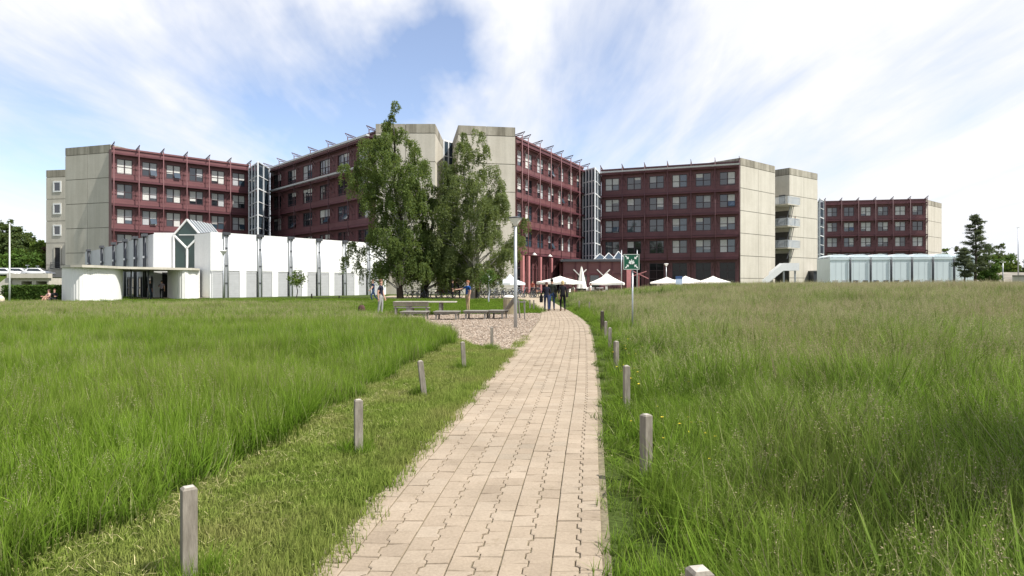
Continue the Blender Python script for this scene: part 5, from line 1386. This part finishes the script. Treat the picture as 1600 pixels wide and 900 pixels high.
# ------------------------------------------------------------------ trees
def leaf_cloud(centers, radii, counts, size, seed, droop=0.0, squash=1.0, up=.3):
    """many small folded leaf faces gathered in uneven clumps"""
    r = np.random.default_rng(seed); V = []; 
    tot_ = int(np.sum(counts)); idx_ = np.repeat(np.arange(len(centers)), counts)
    c_ = np.asarray(centers)[idx_]; rad = np.asarray(radii)[idx_]
    g = r.normal(0, .5, (tot_, 3)); g[:,2] *= squash
    if droop: g[:,2] = -np.abs(r.normal(0, droop, tot_)) + .25*r.normal(0, 1, tot_); st = np.floor(r.uniform(0, 7, tot_)) / 7 * 6.283 + idx_ * 1.7; sr = r.uniform(.15, 1, tot_)**.7
    if droop:
        # leaves string along hanging twigs
        k_ = np.floor(r.uniform(0, 9, tot_)); ang = (k_ * 2.399 + idx_ * .77); rr = (.25 + .75 * ((k_ * .618 + idx_ * .31) % 1)); t = r.uniform(0, 1, tot_)
        ln = droop * (.5 + .9 * ((k_ * .414 + idx_ * .17) % 1))
        g[:,0] = np.cos(ang) * rr * (.35 + .65*np.sqrt(t)) * .8 + r.normal(0, .09, tot_); g[:,1] = np.sin(ang) * rr * (.35 + .65*np.sqrt(t)) * .8 + r.normal(0, .09, tot_); g[:,2] = .35 - t * ln + r.normal(0, .06, tot_)
    p = c_ + g * rad[:,None]
    n = r.normal(0, 1, (tot_, 3)); n[:,2] += up; n /= np.linalg.norm(n, axis=1)[:,None]
    a = np.cross(n, r.normal(0, 1, (tot_, 3))); a /= np.linalg.norm(a, axis=1)[:,None]; b_ = np.cross(n, a)
    s_ = size * r.uniform(.6, 1.4, tot_)[:,None]
    V = np.stack([p - a*s_, p - b_*s_*.55 + n*s_*.12, p + a*s_, p + b_*s_*.55 + n*s_*.12], 1).reshape(-1, 3)
    return V, np.arange(tot_*4).reshape(-1, 4)
def envelope_tree(name, label, loc, prof, nclump, nleaf, lsize, crown_m, bark_m, trunk_r, seed, clump_r=1.0, droop=0, trunks=None, extra=(), group=None, squash=.7, cat='tree', limb=True, white_limb=None):
    """prof: (height, sideways offset, radius) of the crown; clumps sit on limbs that leave the trunk"""
    r = random.Random(seed); root = thing(name, label, cat, loc, 0, group)
    zs = [p[0] for p in prof]; H = max(zs)
    def cx(z): return interp(z, sorted((p[0], p[1]) for p in prof))
    def rr(z): return max(.1, interp(z, sorted((p[0], p[2]) for p in prof)))
    cen = []; rads = []
    wts = [rr(z)**1.5 for z in np.linspace(min(zs), H, 60)]
    for _ in range(nclump):
        z = r.choices(list(np.linspace(min(zs), H, 60)), wts)[0] + r.uniform(-.2, .2); a = r.uniform(0, 2*math.pi); q = r.random()**.45
        cen.append((cx(z) + rr(z)*q*math.cos(a), rr(z)*q*math.sin(a), z)); rads.append(clump_r * r.uniform(.6, 1.25) * (1 if z < H*.8 else .7))
    for e_ in extra: cen.append(e_[:3]); rads.append(e_[3])
    cnt = [max(10, int(nleaf * (q/clump_r)**1.6 * r.uniform(.4, 1.4))) for q in rads]
    V, Fc = leaf_cloud(cen, rads, cnt, lsize, seed, droop, squash)
    me = np_mesh('crown', V, Fc, [crown_m]); link('crown', me, root)
    tr = trunks or [(0, 0, 1.0)]
    k = MB(); lm = MB()
    for tx, ty, hf in tr:
        pts = []; rad = []
        for i in range(9):
            t = i/8; z = -.2 + t*H*.93*hf; pts.append((tx*(1-.2*t) + (cx(max(z, zs[-1] if zs[0] > zs[-1] else zs[0])) - 0)*t*.9 + .12*math.sin(i*1.7+seed)*trunk_r*6*(t > .1), ty + .1*math.cos(i*1.3+seed), z)); rad.append(trunk_r*(1.25 if i == 0 else 1)*(1-t)**.8 + .015)
        k.tube(pts, rad, 8, 0)
        if limb:
            for q, (x_, y_, z_) in enumerate(cen):
                if q % len(tr) != tr.index((tx, ty, hf)) or q % 2: continue
                zb = max(.8, z_ - r.uniform(.15, .35)*H*.5); t = min(.97, (zb+.2)/(H*.93*hf)); i = min(7, int(t*8)); f_ = t*8-i
                b_ = Vector(pts[i]).lerp(Vector(pts[i+1]), f_); c_ = Vector((x_, y_, z_)); md = b_.lerp(c_, .55) + Vector((0,0,.12*(c_-b_).length))
                r0 = max(.012, trunk_r*(1-t)*.45); lm.tube([b_, md, c_], [r0, r0*.6, .008], 5, 0, False)
    k.build('trunk', bark_m, root)
    if lm.v: lm.build('limbs', white_limb or bark_m, root)
    return root
G0 = lambda x_, y_: Vector((x_, y_, gz(x_, y_)))
M['birch_leaf'] = leaf_mat('birch_leaf', (.085,.132,.042), (.19,.255,.092), .5, .55)
M['birch_leaf2'] = leaf_mat('birch_leaf_pale', (.105,.145,.058), (.215,.262,.118), .5, .55)
M['leaf_dark'] = leaf_mat('dark_leaf', (.055,.085,.032), (.115,.16,.06), .35, .3)
M['leaf_mid'] = leaf_mat('mid_leaf', (.04,.085,.018), (.10,.18,.035), .3, .3)
M['leaf_lite'] = leaf_mat('light_leaf', (.085,.14,.03), (.17,.24,.055), .35, .3)
M['leaf_copper'] = leaf_mat('copper_leaf', (.03,.014,.014), (.07,.03,.028), .2, .3)
M['needle'] = leaf_mat('pine_needle', (.06,.078,.055), (.125,.15,.10), .25, .8)
M['hedge'] = leaf_mat('hedge_leaf', (.035,.075,.014), (.085,.15,.03), .25, 1.2)
gb = 'birches between lawn and forecourt'
envelope_tree('birch_tree', 'tall birch with a thin topmost spray above the roofline, left of the others', P(626, 60),
    [(18.6,-1.0,.55),(17.6,-.7,1.3),(16.4,-.7,.9),(15.2,-.9,1.9),(13.7,-1.0,3.0),(11.3,-.9,3.6),(8.3,-.1,3.1),(5.3,.2,3.0),(2.6,.3,2.9)], 190, 740, .078, M['birch_leaf'], M['bark'], .27, 3, 1.05, 1.5, extra=[(-4.6,.2,5.0,1.0),(-5.2,-.3,3.6,.8),(-3.6,.1,4.4,1.0),(-4.2,.6,3.2,.7),(-3.4,-.6,2.6,.8),(-5.2,.2,12.3,1.0),(-4.8,.2,10.8,1.0)], group=gb, white_limb=M['paper_bark'])
envelope_tree('birch_tree', 'dense dark middle birch with the widest trunk, between the two tall birches', P(663, 62.5),
    [(10.8,.2,.8),(10.0,.4,1.4),(8.5,.7,2.2),(6.5,1.0,3.0),(3.8,1.2,3.4),(2.0,1.2,3.2)], 90, 600, .078, M['birch_leaf'], M['bark'], .36, 4, 1.05, 1.4, group=gb, white_limb=M['paper_bark'])
envelope_tree('birch_tree', 'broad pale leaved birch with white upper stems, right of the others near the lamp post', P(738, 61),
    [(15.7,-.1,1.1),(14.2,-.3,2.1),(12.0,-.4,2.8),(9.6,0,3.7),(7.4,.2,4.2),(5,.3,4.1),(2.8,.2,3.5),(1.8,0,3.0)], 185, 720, .074, M['birch_leaf2'], M['paper_bark'], .2, 5, 1.05, 1.45, trunks=[(0,0,1.0),(-.5,.3,.85),(.4,.5,.9)], extra=[(5.0,.2,7.4,.8),(4.7,0,5.6,.9)], group=gb, white_limb=M['paper_bark'])
envelope_tree('young_tree', 'slim young tree with a bare grey stem right of the blue shirted man', P(764, 50), [(2.6,0,.4),(2.1,0,.8),(1.6,0,.6)], 16, 60, .08, M['leaf_mid'], M['galv'], .05, 8, .45, 0)
envelope_tree('young_tree', 'small light green sapling standing before the white hall', P(464, 60), [(2.75,0,.2),(2.4,0,.5),(1.9,.0,.75),(1.5,0,.5)], 22, 60, .085, M['leaf_lite'], M['bark'], .04, 9, .4, 0)
# unseen tree added beyond the right edge to cast shade on the near grass
envelope_tree('added_shade_tree', 'unseen leafy tree added right of the viewer to shade the tall grass', G0(8.9, 1.4), [(8.0,0,.8),(7.0,0,1.9),(5.6,0,2.5),(4.2,0,2.3),(3.4,0,1.4)], 150, 480, .095, M['leaf_mid'], M['bark'], .14, 71, .9, 0)
# left background
for args in (('tall grey green poplar at the left edge behind the parked cars', 3, 122, 345, 16, 'leaf_dark', 21), ('tallest dark tree behind the flagpole at the left', 20, 124, 342, 13, 'leaf_dark', 22), ('middle dark green tree behind the white parked cars', 41, 122, 361, 14, 'leaf_dark', 23), ('light green round tree beside the concrete tower', 60, 120, 374, 15, 'leaf_lite', 24), ('bushy mid green tree low behind the white saloon', 32, 114, 392, 22, 'leaf_mid', 25), ('bushy mid green tree low above the underpass', 52, 113, 394, 18, 'leaf_mid', 26), ('bushy mid green tree low at the left edge behind the estate car', 8, 113, 398, 20, 'leaf_mid', 28)):
    lb, px_, d_, top, wpx, mk, sd2 = args; p = P(px_, d_); H = (HOR-top)/F*d_ + EYE - p.z; r_ = wpx/F*d_
    envelope_tree('background_tree', lb, p, [(H*.97, 0, r_*.25), (H*.85, .2, r_*.62), (H*.65, -.1, r_*.85), (H*.4, 0, r_), (H*.15, 0, r_*.95), (.6,0,r_*.8)], 95, 150, .24, M[mk], M['bark'], .2, sd2, r_*.42, 0, group='trees behind the parked cars')
p = P(69.5, 117); H = (HOR-388)/F*117+EYE-p.z; envelope_tree('copper_beech', 'dark copper leaved tree squeezed against the concrete tower at the left', p, [(H,0,.4),(H*.8,0,1.0),(H*.4,0,1.3),(.6,0,1.2)], 40, 90, .24, M['leaf_copper'], M['bark'], .2, 27, .6, 0)
# right background
for lb, px_, d_, top, wpx, mk, sd2 in (('dark conical tree on the far right behind the embankment', 1564, 165, 381, 11, 'leaf_dark', 31), ('mid green tree on the embankment right of the dark conical one', 1580, 160, 398, 14, 'leaf_mid', 32), ('pale green tree crown above the pale hall roof', 1478, 175, 384, 7, 'leaf_lite', 33), ('reddish tree crown above the pale hall roof', 1495, 175, 382, 4, 'leaf_copper', 34), ('bushy green tree behind the big pine', 1545, 130, 386, 16, 'leaf_mid', 35), ('dark tree cut by the right edge of the picture', 1606, 150, 402, 10, 'leaf_dark', 36), ('light green bush on the embankment near the tall mast', 1586, 158, 407, 8, 'leaf_lite', 37)):
    p = P(px_, d_); H = (HOR-top)/F*d_ + EYE - p.z; r_ = wpx/F*d_
    envelope_tree('background_tree', lb, p, [(H,0,r_*.2),(H*.85,0,r_*.55),(H*.65,0,r_*.9),(H*.4,0,r_),(H*.15,0,r_*.9)], 55, 80, .26, M[mk], M['bark'], .2, sd2, r_*.42, 0, group='trees on the far right')
def pine(label, loc, H, spread, seed, bare=.15, lean=0, group=None, asym=1.0):
    r = random.Random(seed); root = thing('pine_tree', label, 'tree', loc, 0, group)
    k = MB(); pts = [(lean*t*t + .08*math.sin(t*9+seed), 0, -.2 + t*(H+.1)) for t in [i/9 for i in range(10)]]; k.tube(pts, [.21*(1-i/9)**.8*H/11+.02 for i in range(10)], 8); k.build('trunk', M['bark'], root)
    cen = []; rads = []; lm = MB(); nw = int(H*1.5)
    for w_ in range(nw):
        t = bare + (1-bare)*(w_+.5)/nw; L = spread*(1-t)**.62*r.uniform(.75, 1.1)*(1 if t > bare+.12 else .7)
        for b_ in range(r.randint(4, 5)):
            a = r.uniform(0, 2*math.pi); l_ = L*r.uniform(.55, 1.15); l_ *= asym if math.cos(a) < 0 else 1
            i = min(8, int(t*9)); b0 = Vector(pts[i]).lerp(Vector(pts[i+1]), t*9-i); tip = b0 + Vector((math.cos(a)*l_, math.sin(a)*l_, l_*(.18 + .25*t) ))
            lm.tube([b0, b0.lerp(tip, .5) + Vector((0,0,-.08*l_)), tip], [.045*(1-t)+.015, .03*(1-t)+.01, .008], 5, 0, False)
            for q in (.42, .6, .8, 1.0):
                if r.random() < .8: c_ = b0.lerp(tip, q) + Vector((r.gauss(0,.12), r.gauss(0,.12), r.gauss(0,.08))); cen.append(tuple(c_)); rads.append(.42*r.uniform(.6,1.2)*(1.1-.3*t))
    cen.append((lean, 0, H)); rads.append(.3)
    V, Fc = leaf_cloud(cen, rads, [int(120*r.uniform(.5,1.3)) for _ in cen], .075, seed, 0, .5, .8)
    link('crown', np_mesh('crown', V, Fc, [M['needle']]), root); lm.build('limbs', M['bark'], root)
p = P(1524.5, 94); pine('big dark pine standing in front of the right end of the pale hall', p, (HOR-336)/F*94+EYE-p.z, 3.9, 41, .24, asym=.9)
p = P(1507, 93); pine('small crooked dark pine to the left of the big pine', p, (HOR-388)/F*93+EYE-p.z, 2.0, 42, .30, asym=1.3)
# hedge
hd = thing('hedge', 'clipped green hedge behind the sitting pair at the left', 'hedge', P(55, 56.5))
r = np.random.default_rng(2); n = 9000; hx = r.uniform(-2.4, 2.75, n); hy = r.uniform(-.7, .9, n); hz = r.uniform(0, 1.28, n)
s_ = r.uniform(0, 1, n); hz = np.where(s_ < .38, 1.2 + r.normal(0, .05, n), hz); hy = np.where((s_ > .38) & (s_ < .8), -.7 + r.normal(0, .05, n), hy)
V, Fc = leaf_cloud(np.stack([hx, hy, hz], 1), np.full(n, .05), np.full(n, 1), .075, 3)
link('foliage', np_mesh('foliage', V, Fc, [M['hedge']]), hd)
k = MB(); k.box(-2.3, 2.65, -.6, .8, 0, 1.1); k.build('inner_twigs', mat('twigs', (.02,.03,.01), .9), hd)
for x_ in (-1.5, 0, 1.5): k = MB(); k.tube([(x_,0,-.1),(x_+.05,.02,.5)], .03, 5); k.build('stem', M['bark'], hd)

# ------------------------------------------------------------------ people
def person_spec(hgt=1.75, sh=(.2,.2), arms=None, legs=None, lean=(0,0), headturn=(0,0), seat=False, hip=.95, female=False):
    """joint positions (metres), figure faces -y"""
    s_ = hgt/1.75; J = {}
    lx_, ly_ = lean
    J['pelvis'] = Vector((0,0,hip)); J['waist'] = Vector((lx_*.25, ly_*.25, hip+.17)); J['chest'] = Vector((lx_*.6, ly_*.6, hip+.38)); J['neck'] = Vector((lx_*.9, ly_*.9, hip+.55))
    hx, hy = headturn
    J['jaw'] = J['neck'] + Vector((hx*.3, -.015+hy*.3, .075)); J['skull'] = J['neck'] + Vector((hx*.8, -.005+hy*.8, .165)); J['crown'] = J['neck'] + Vector((hx, .01+hy, .245))
    sw = .175 if female else .195
    for sd2, sg2 in (('l', 1), ('r', -1)):
        sh_ = J['neck'] + Vector((sg2*sw, .0, -.085)); J['sh'+sd2] = sh_
        el, wr = (arms or {}).get(sd2, ((sg2*.05, .03, -.29), (sg2*.0, -.06, -.25)))
        J['el'+sd2] = sh_ + Vector(el); J['wr'+sd2] = J['el'+sd2] + Vector(wr)
        hp_ = J['pelvis'] + Vector((sg2*.095, 0, -.04)); J['hp'+sd2] = hp_
        kn, an = (legs or {}).get(sd2, ((sg2*.01, -.01, -.43), (0, .02, -.41)))
        J['kn'+sd2] = hp_ + Vector(kn); J['an'+sd2] = J['kn'+sd2] + Vector(an)
    J['_female'] = female; J['_s'] = s_; return J
PEOPLE = []
def person(label, loc, rz, J, shirt, trousers, hair=(.05,.03,.02), shoes=(.03,.03,.03), sleeve='short', skirt=False, hairlen=0, extra=None, group=None, grip=False, baretrunk=False):
    PEOPLE.append((label, loc, rz, J, shirt, trousers, hair, shoes, sleeve, skirt, hairlen, extra, group))
def build_people():
    tmp = []
    for spec in PEOPLE:
        J = spec[3]; s_ = J['_s']; fm = J['_female']; V = []; E = []; Rr = []; ZN = []
        def add(p, r_, par, zone):
            V.append(Vector(p)*s_); Rr.append(r_ if isinstance(r_, tuple) else (r_, r_)); ZN.append(zone)
            if par is not None: E.append((par, len(V)-1))
            return len(V)-1
        q = .9 if fm else 1
        pe = add(J['pelvis'], (.15*q, .11), None, 'trousers'); wa_ = add(J['waist'], (.135*q, .10), pe, 'shirt'); ch = add(J['chest'], (.165*q, .115), wa_, 'shirt'); nk = add(J['neck'], .06, ch, 'shirt')
        jw = add(J['jaw'], (.062,.07), nk, 'skin'); sk = add(J['skull'], (.078,.095), jw, 'skin'); cr = add(J['crown'], (.055,.065), sk, 'skin')
        hf = (J['skull'] - J['neck']); 
        add(J['skull'] + Vector((0,-.105,-.03)), .014, sk, 'skin')
        for sg2 in (1,-1): add(J['skull'] + Vector((sg2*.088,.012,-.015)), .016, sk, 'skin')
        for sd2, sg2 in (('l',1),('r',-1)):
            sh_ = add(J['sh'+sd2], .068*q, ch, 'shirt'); um = add(J['sh'+sd2].lerp(J['el'+sd2], .55), .052*q, sh_, 'shirt'); el = add(J['el'+sd2], .043*q, um, 'sleeve'); fa = add(J['el'+sd2].lerp(J['wr'+sd2], .4), .042*q, el, 'sleeve'); wr = add(J['wr'+sd2], .027, fa, 'skin')
            d = (J['wr'+sd2]-J['el'+sd2]).normalized(); side = d.cross(Vector((sg2*.9,.25,.1))).normalized(); nrm = side.cross(d).normalized()
            pm = add(J['wr'+sd2] + d*.065, (.042,.024), wr, 'skin')
            for f_ in range(4):
                o = side*(f_-1.5)*.021; l_ = (.07,.08,.076,.06)[f_]; curl = nrm*(-sg2)*.5
                f1 = add(J['wr'+sd2] + d*.10 + o, .0095, pm, 'skin'); f2 = add(J['wr'+sd2] + d*(.10+l_*.5) + o + curl*.012, .009, f1, 'skin'); add(J['wr'+sd2] + d*(.10+l_*.9) + o + curl*.05, .0075, f2, 'skin')
            t1 = add(J['wr'+sd2] + d*.045 + side*-.046, .011, pm, 'skin'); add(J['wr'+sd2] + d*.09 + side*-.064, .009, t1, 'skin')
            hp_ = add(J['hp'+sd2], .095*q+.006, pe, 'trousers'); th = add(J['hp'+sd2].lerp(J['kn'+sd2], .5), .082, hp_, 'trousers'); kn = add(J['kn'+sd2], .06, th, 'legs'); cf = add(J['kn'+sd2].lerp(J['an'+sd2], .35), .06, kn, 'legs'); an = add(J['an'+sd2], .042, cf, 'legs')
            dn = (J['an'+sd2]-J['kn'+sd2]).normalized(); fw = Vector((sg2*.12,-1,0)); 
            if abs(dn.z) < .5: fw = Vector((sg2*.1,-.3,.8))
            fwn = fw.normalized()
            hl = add(J['an'+sd2] + Vector((0,.02,-.045)), .04, an, 'shoes'); bl = add(J['an'+sd2] + fwn*.12 + Vector((0,0,-.05)), (.042,.032), hl, 'shoes'); add(J['an'+sd2] + fwn*.19 + Vector((0,0,-.055)), (.036,.025), bl, 'shoes')
        me = bpy.data.meshes.new('figure'); me.from_pydata([tuple(v) for v in V], E, []); o = bpy.data.objects.new('figure', me); COL.objects.link(o)
        o.modifiers.new('skin', 'SKIN'); sv = me.skin_vertices[0].data
        for i, r_ in enumerate(Rr): sv[i].radius = (r_[0]*s_, r_[1]*s_); sv[i].use_root = (i == 0)
        md = o.modifiers.new('sub', 'SUBSURF'); md.levels = 2; md.render_levels = 2
        tmp.append((spec, o, V, E, ZN))
    dg = bpy.context.evaluated_depsgraph_get(); dg.update()
    for spec, o, V, E, ZN in tmp:
        label, loc, rz, J, shirt, trousers, hair, shoes, sleeve, skirt, hairlen, extra, group = spec; s_ = J['_s']
        me = bpy.data.meshes.new_from_object(o.evaluated_get(dg))
        mm = {}
        cols = {'skin': None, 'shirt': shirt, 'trousers': trousers, 'shoes': shoes}
        me.materials.clear(); names = ['skin', 'shirt', 'trousers', 'shoes']
        for nm_ in names: me.materials.append(M['skin'] if nm_ == 'skin' else mat('cloth_' + nm_, cols[nm_], .85, var=.15, scale=6, spec=.15))
        segs = [(V[a], V[b_], ZN[b_], b_) for a, b_ in E]
        A_ = np.array([list(a) for a, _, _, _ in segs]); B_ = np.array([list(b_) for _, b_, _, _ in segs])
        cen = np.zeros(len(me.polygons)*3); me.polygons.foreach_get('center', cen); cen = cen.reshape(-1, 3)
        AB = B_ - A_; t = np.clip(np.einsum('fsk,sk->fs', cen[:,None] - A_[None], AB) / np.maximum(1e-9, (AB**2).sum(1)), 0, 1)
        dist = np.linalg.norm(cen[:,None] - (A_[None] + AB[None]*t[...,None]), axis=2); best = dist.argmin(1)
        mi = []
        for f_, bi in enumerate(best):
            z_ = segs[bi][2]
            if z_ == 'sleeve': z_ = 'shirt' if sleeve == 'long' else 'skin'
            if z_ == 'legs': z_ = 'trousers' if not skirt else 'skin'
            mi.append(names.index(z_))
        me.polygons.foreach_set('material_index', mi); me.polygons.foreach_set('use_smooth', [True]*len(me.polygons)); me.update()
        bpy.data.objects.remove(o)
        root = tag(link('person', me, None, loc, rz), label, 'person', group)
        # hair cap and eyes
        k = MB(); c_ = J['skull']*s_ + Vector((0,.012,.028)); hm = mat('hair', hair, .6, var=.3, scale=20); n = 14; vs_ = []
        rings = 7
        for i in range(rings+1):
            th = math.pi*.62*i/rings
            for j in range(n):
                a = 2*math.pi*j/n; front = max(0, -math.sin(a)); lowc = th*(1 - .36*front); e = 1 + .05*math.sin(j*2.7+i*1.9)
                vs_.append((c_.x + .092*s_*e*math.sin(lowc)*math.cos(a), c_.y + .112*s_*e*math.sin(lowc)*math.sin(a), c_.z + .108*s_*e*math.cos(lowc) - (hairlen*max(0, (i-4)/3)*(1 if math.sin(a) > -.2 else 0))))
        k.add(vs_, [(n*i+j, n*i+(j+1)%n, n*i+n+(j+1)%n, n*i+n+j) for i in range(rings) for j in range(n)], 0, True); k.build('hair', hm, root)
        k = MB()
        for sg2 in (1,-1): c2 = J['skull']*s_ + Vector((sg2*.032,-.088,.0))*s_; k.lathe([(.001,-.008),(.008,-.004),(.008,.004),(.001,.008)], 8, c=tuple(c2))
        k.build('eyes', mat('eye', (.03,.025,.02), .2), root)
        if extra: extra(root, J, s_)
G_ = lambda x_, y_: Vector((x_, y_, gz(x_, y_)))
def shoulder_bag(col, side=1, z=.9):
    def f(root, J, s_):
        k = MB(); x_ = side*.24; k.box(x_-.05, x_+.05, -.02, .26, z-.16, z+.12); b_ = k.build('shoulder_bag', mat('bag', col, .8), root); k = MB(); k.tube([(x_*.95,.1,z+.12),(x_*.5,-.02,1.42),(x_*.95,.2,z+.12)], .012, 5); k.build('strap', mat('bag_strap', col, .8), b_)
    return f
def coat_on_arm(col):
    def f(root, J, s_):
        k = MB(); w_ = J['wrl']*s_; n = 10; vs_ = []
        for i in range(n):
            a = 2*math.pi*i/n
            for z, r_ in ((.08,.07),(-.05,.12),(-.22,.15),(-.40,.12)): vs_.append((w_.x+.03 + r_*.7*math.cos(a)*(1+.2*math.sin(3*a)), w_.y + r_*math.sin(a), w_.z + z))
        k.add(vs_, [(4*i+j, 4*((i+1)%n)+j, 4*((i+1)%n)+j+1, 4*i+j+1) for i in range(n) for j in range(3)], 0, True); k.build('carried_coat', mat('coat', col, .9), root)
    return f
walk = lambda st: {'l': ((.01,-.16*st,-.40), (0,.05*st+.05,-.40)), 'r': ((-.01,.10*st,-.42), (0,.20*st,-.37))}
# the two men at the table
person('man in dark top and light grey trousers standing left of the picnic table', P(595, 32.3), R(82), person_spec(1.78, legs={'l': ((.01,-.03,-.43),(0,.04,-.41)), 'r': ((-.01,.05,-.43),(0,.06,-.41))}, arms={'l': ((.06,-.02,-.29),(-.02,-.10,-.24)), 'r': ((-.07,.06,-.28),(-.01,-.03,-.26))}), (.02,.022,.035), (.33,.33,.31), (.10,.045,.02), (.16,.12,.09))
person('man in a bright blue shirt and khaki trousers pointing left with an outstretched arm', P(731, 36.2), R(-52), person_spec(1.74, arms={'l': ((.03,.02,-.29),(.0,-.08,-.25)), 'r': ((-.17,-.19,-.12),(-.12,-.22,-.03))}, legs={'l': ((.01,-.02,-.43),(0,.03,-.41)), 'r': ((-.02,.02,-.43),(0,.03,-.41))}), (.015,.06,.20), (.40,.30,.17), (.22,.08,.035), (.10,.08,.06))
person('person in blue jeans and dark blue top striding left before the white hall', P(583.5, 52), R(-60), person_spec(1.76, legs=walk(1.5), lean=(0,-.06), arms={'l': ((.05,-.12,-.26),(0,-.18,-.16)), 'r': ((-.05,.10,-.27),(0,-.05,-.26))}), (.02,.03,.07), (.03,.055,.11), (.10,.05,.02))
# three walkers
person('walker with a coat over the arm, leftmost of the three on the path', G_(1.98, 36.6), R(176), person_spec(1.66, legs=walk(.7), arms={'l': ((.10,-.02,-.27),(.02,-.16,-.18)), 'r': ((-.06,-.05,-.28),(.06,-.2,-.10))}, female=True), (.022,.022,.035), (.03,.04,.085), (.08,.03,.025), (.06,.035,.02), 'long', extra=coat_on_arm((.018,.018,.022)))
person('tall walker in dark green jacket and blue jeans, middle of the three on the path', G_(2.32, 37.2), R(172), person_spec(1.84, legs=walk(-.6)), (.028,.032,.024), (.04,.075,.16), (.02,.014,.01), (.12,.07,.04), 'long', extra=shoulder_bag((.02,.02,.02), -1, .95))
person('blonde walker in black jacket and black trousers, rightmost of the three on the path', G_(2.92, 36.9), R(186), person_spec(1.74, legs=walk(.5), female=True), (.014,.014,.018), (.012,.013,.018), (.50,.38,.19), (.16,.06,.03), 'long', hairlen=.10, extra=shoulder_bag((.016,.016,.018), -1, .98))
# entrance, hedge, balcony, bicycles, cafe
person('person in dark clothes standing left in the shaded hall entrance under the canopy', P(234, 60.5), R(70), person_spec(1.74), (.025,.025,.03), (.03,.045,.08), sleeve='long')
person('person in a grey lilac shirt standing right in the shaded hall entrance', P(252.5, 61), R(-160), person_spec(1.72, arms={'l': ((.07,-.1,-.26),(-.1,-.16,.16)), 'r': ((-.05,.03,-.29),(0,-.06,-.25))}), (.22,.18,.21), (.02,.02,.024), (.03,.02,.02))
sit = lambda hip=.22: dict(hip=hip, legs={'l': ((.06,-.36,.20),(.02,-.10,-.36)), 'r': ((-.06,-.38,.18),(-.02,-.12,-.34))}, lean=(0,-.04), arms={'l': ((.06,-.14,-.24),(-.04,-.22,.02)), 'r': ((-.06,-.14,-.24),(.04,-.22,.02))})
person('person in a pale pink top sitting on the grass before the hedge', P(77, 51.6), R(-25), person_spec(1.7, female=True, **sit()), (.62,.40,.36), (.55,.42,.36), (.05,.02,.015), (.5,.42,.36), skirt=True, hairlen=.12)
person('person in black clothes sitting on the grass beside the one in pink', P(85.5, 51.8), R(15), person_spec(1.74, **sit()), (.02,.02,.022), (.025,.025,.03), (.09,.03,.02), sleeve='long')
bzz = zc(353.5, 117.5)
def on_tower(x_, y_, z_): return tw_mat @ Vector((x_, y_, z_))
tw_mat = Matrix.Translation(tw.location) @ Matrix.Rotation(tw.rotation_euler.z, 4, 'Z')
person('person in dark clothes leaning at the rail of the middle balcony', on_tower(.15, -.95, bzz), tw.rotation_euler.z + R(-20), person_spec(1.75, lean=(0,-.12), arms={'l': ((.08,-.16,-.22),(-.02,-.22,-.02)), 'r': ((-.08,-.16,-.22),(.02,-.22,-.02))}), (.05,.035,.03), (.03,.03,.04), sleeve='long')
person('person in a pale top standing on the middle balcony beside the one leaning', on_tower(.75, -.7, bzz), tw.rotation_euler.z + R(30), person_spec(1.66, female=True), (.40,.33,.28), (.04,.04,.05), (.10,.05,.03), hairlen=.1)
person('person in black standing among the bicycles left of the blue shirted man', P(707, 58), R(100), person_spec(1.76), (.012,.012,.015), (.015,.015,.02), sleeve='long')
person('person in black trousers bending over a bicycle near the middle birch', P(718, 60.5), R(-80), person_spec(1.74, lean=(0,-.34), arms={'l': ((.05,-.2,-.22),(0,-.2,-.14)), 'r': ((-.05,-.2,-.22),(0,-.2,-.14))}), (.02,.02,.025), (.03,.035,.045), sleeve='long')
person('person in a dark red jacket standing among the bicycles right of the blue shirted man', P(746, 60), R(140), person_spec(1.76), (.09,.025,.02), (.02,.02,.024), sleeve='long')
person('person in white sitting on the terrace left of the folded parasol', P(895.5, 67.6), R(-60), person_spec(1.74, hip=.5, legs={'l': ((.05,-.42,.0),(0,-.02,-.42)), 'r': ((-.05,-.42,0),(0,-.02,-.42))}), (.66,.64,.60), (.03,.035,.05))
person('person in a white shirt sitting at the table of the steep parasol', P(923, 72.2), R(70), person_spec(1.74, hip=.5, legs={'l': ((.05,-.42,.0),(0,-.02,-.42)), 'r': ((-.05,-.42,0),(0,-.02,-.42))}), (.70,.70,.68), (.05,.05,.06))
person('person in a red top near the pink ground floor piers behind the bicycles', P(832, 76), R(-30), person_spec(1.75), (.30,.08,.06), (.03,.03,.04))
person('person in a dark top sitting at the terrace edge below the pink piers', P(840, 70), R(-120), person_spec(1.74, hip=.5, legs={'l': ((.05,-.42,.0),(0,-.02,-.42)), 'r': ((-.05,-.42,0),(0,-.02,-.42))}), (.03,.03,.035), (.06,.04,.035))
build_people()
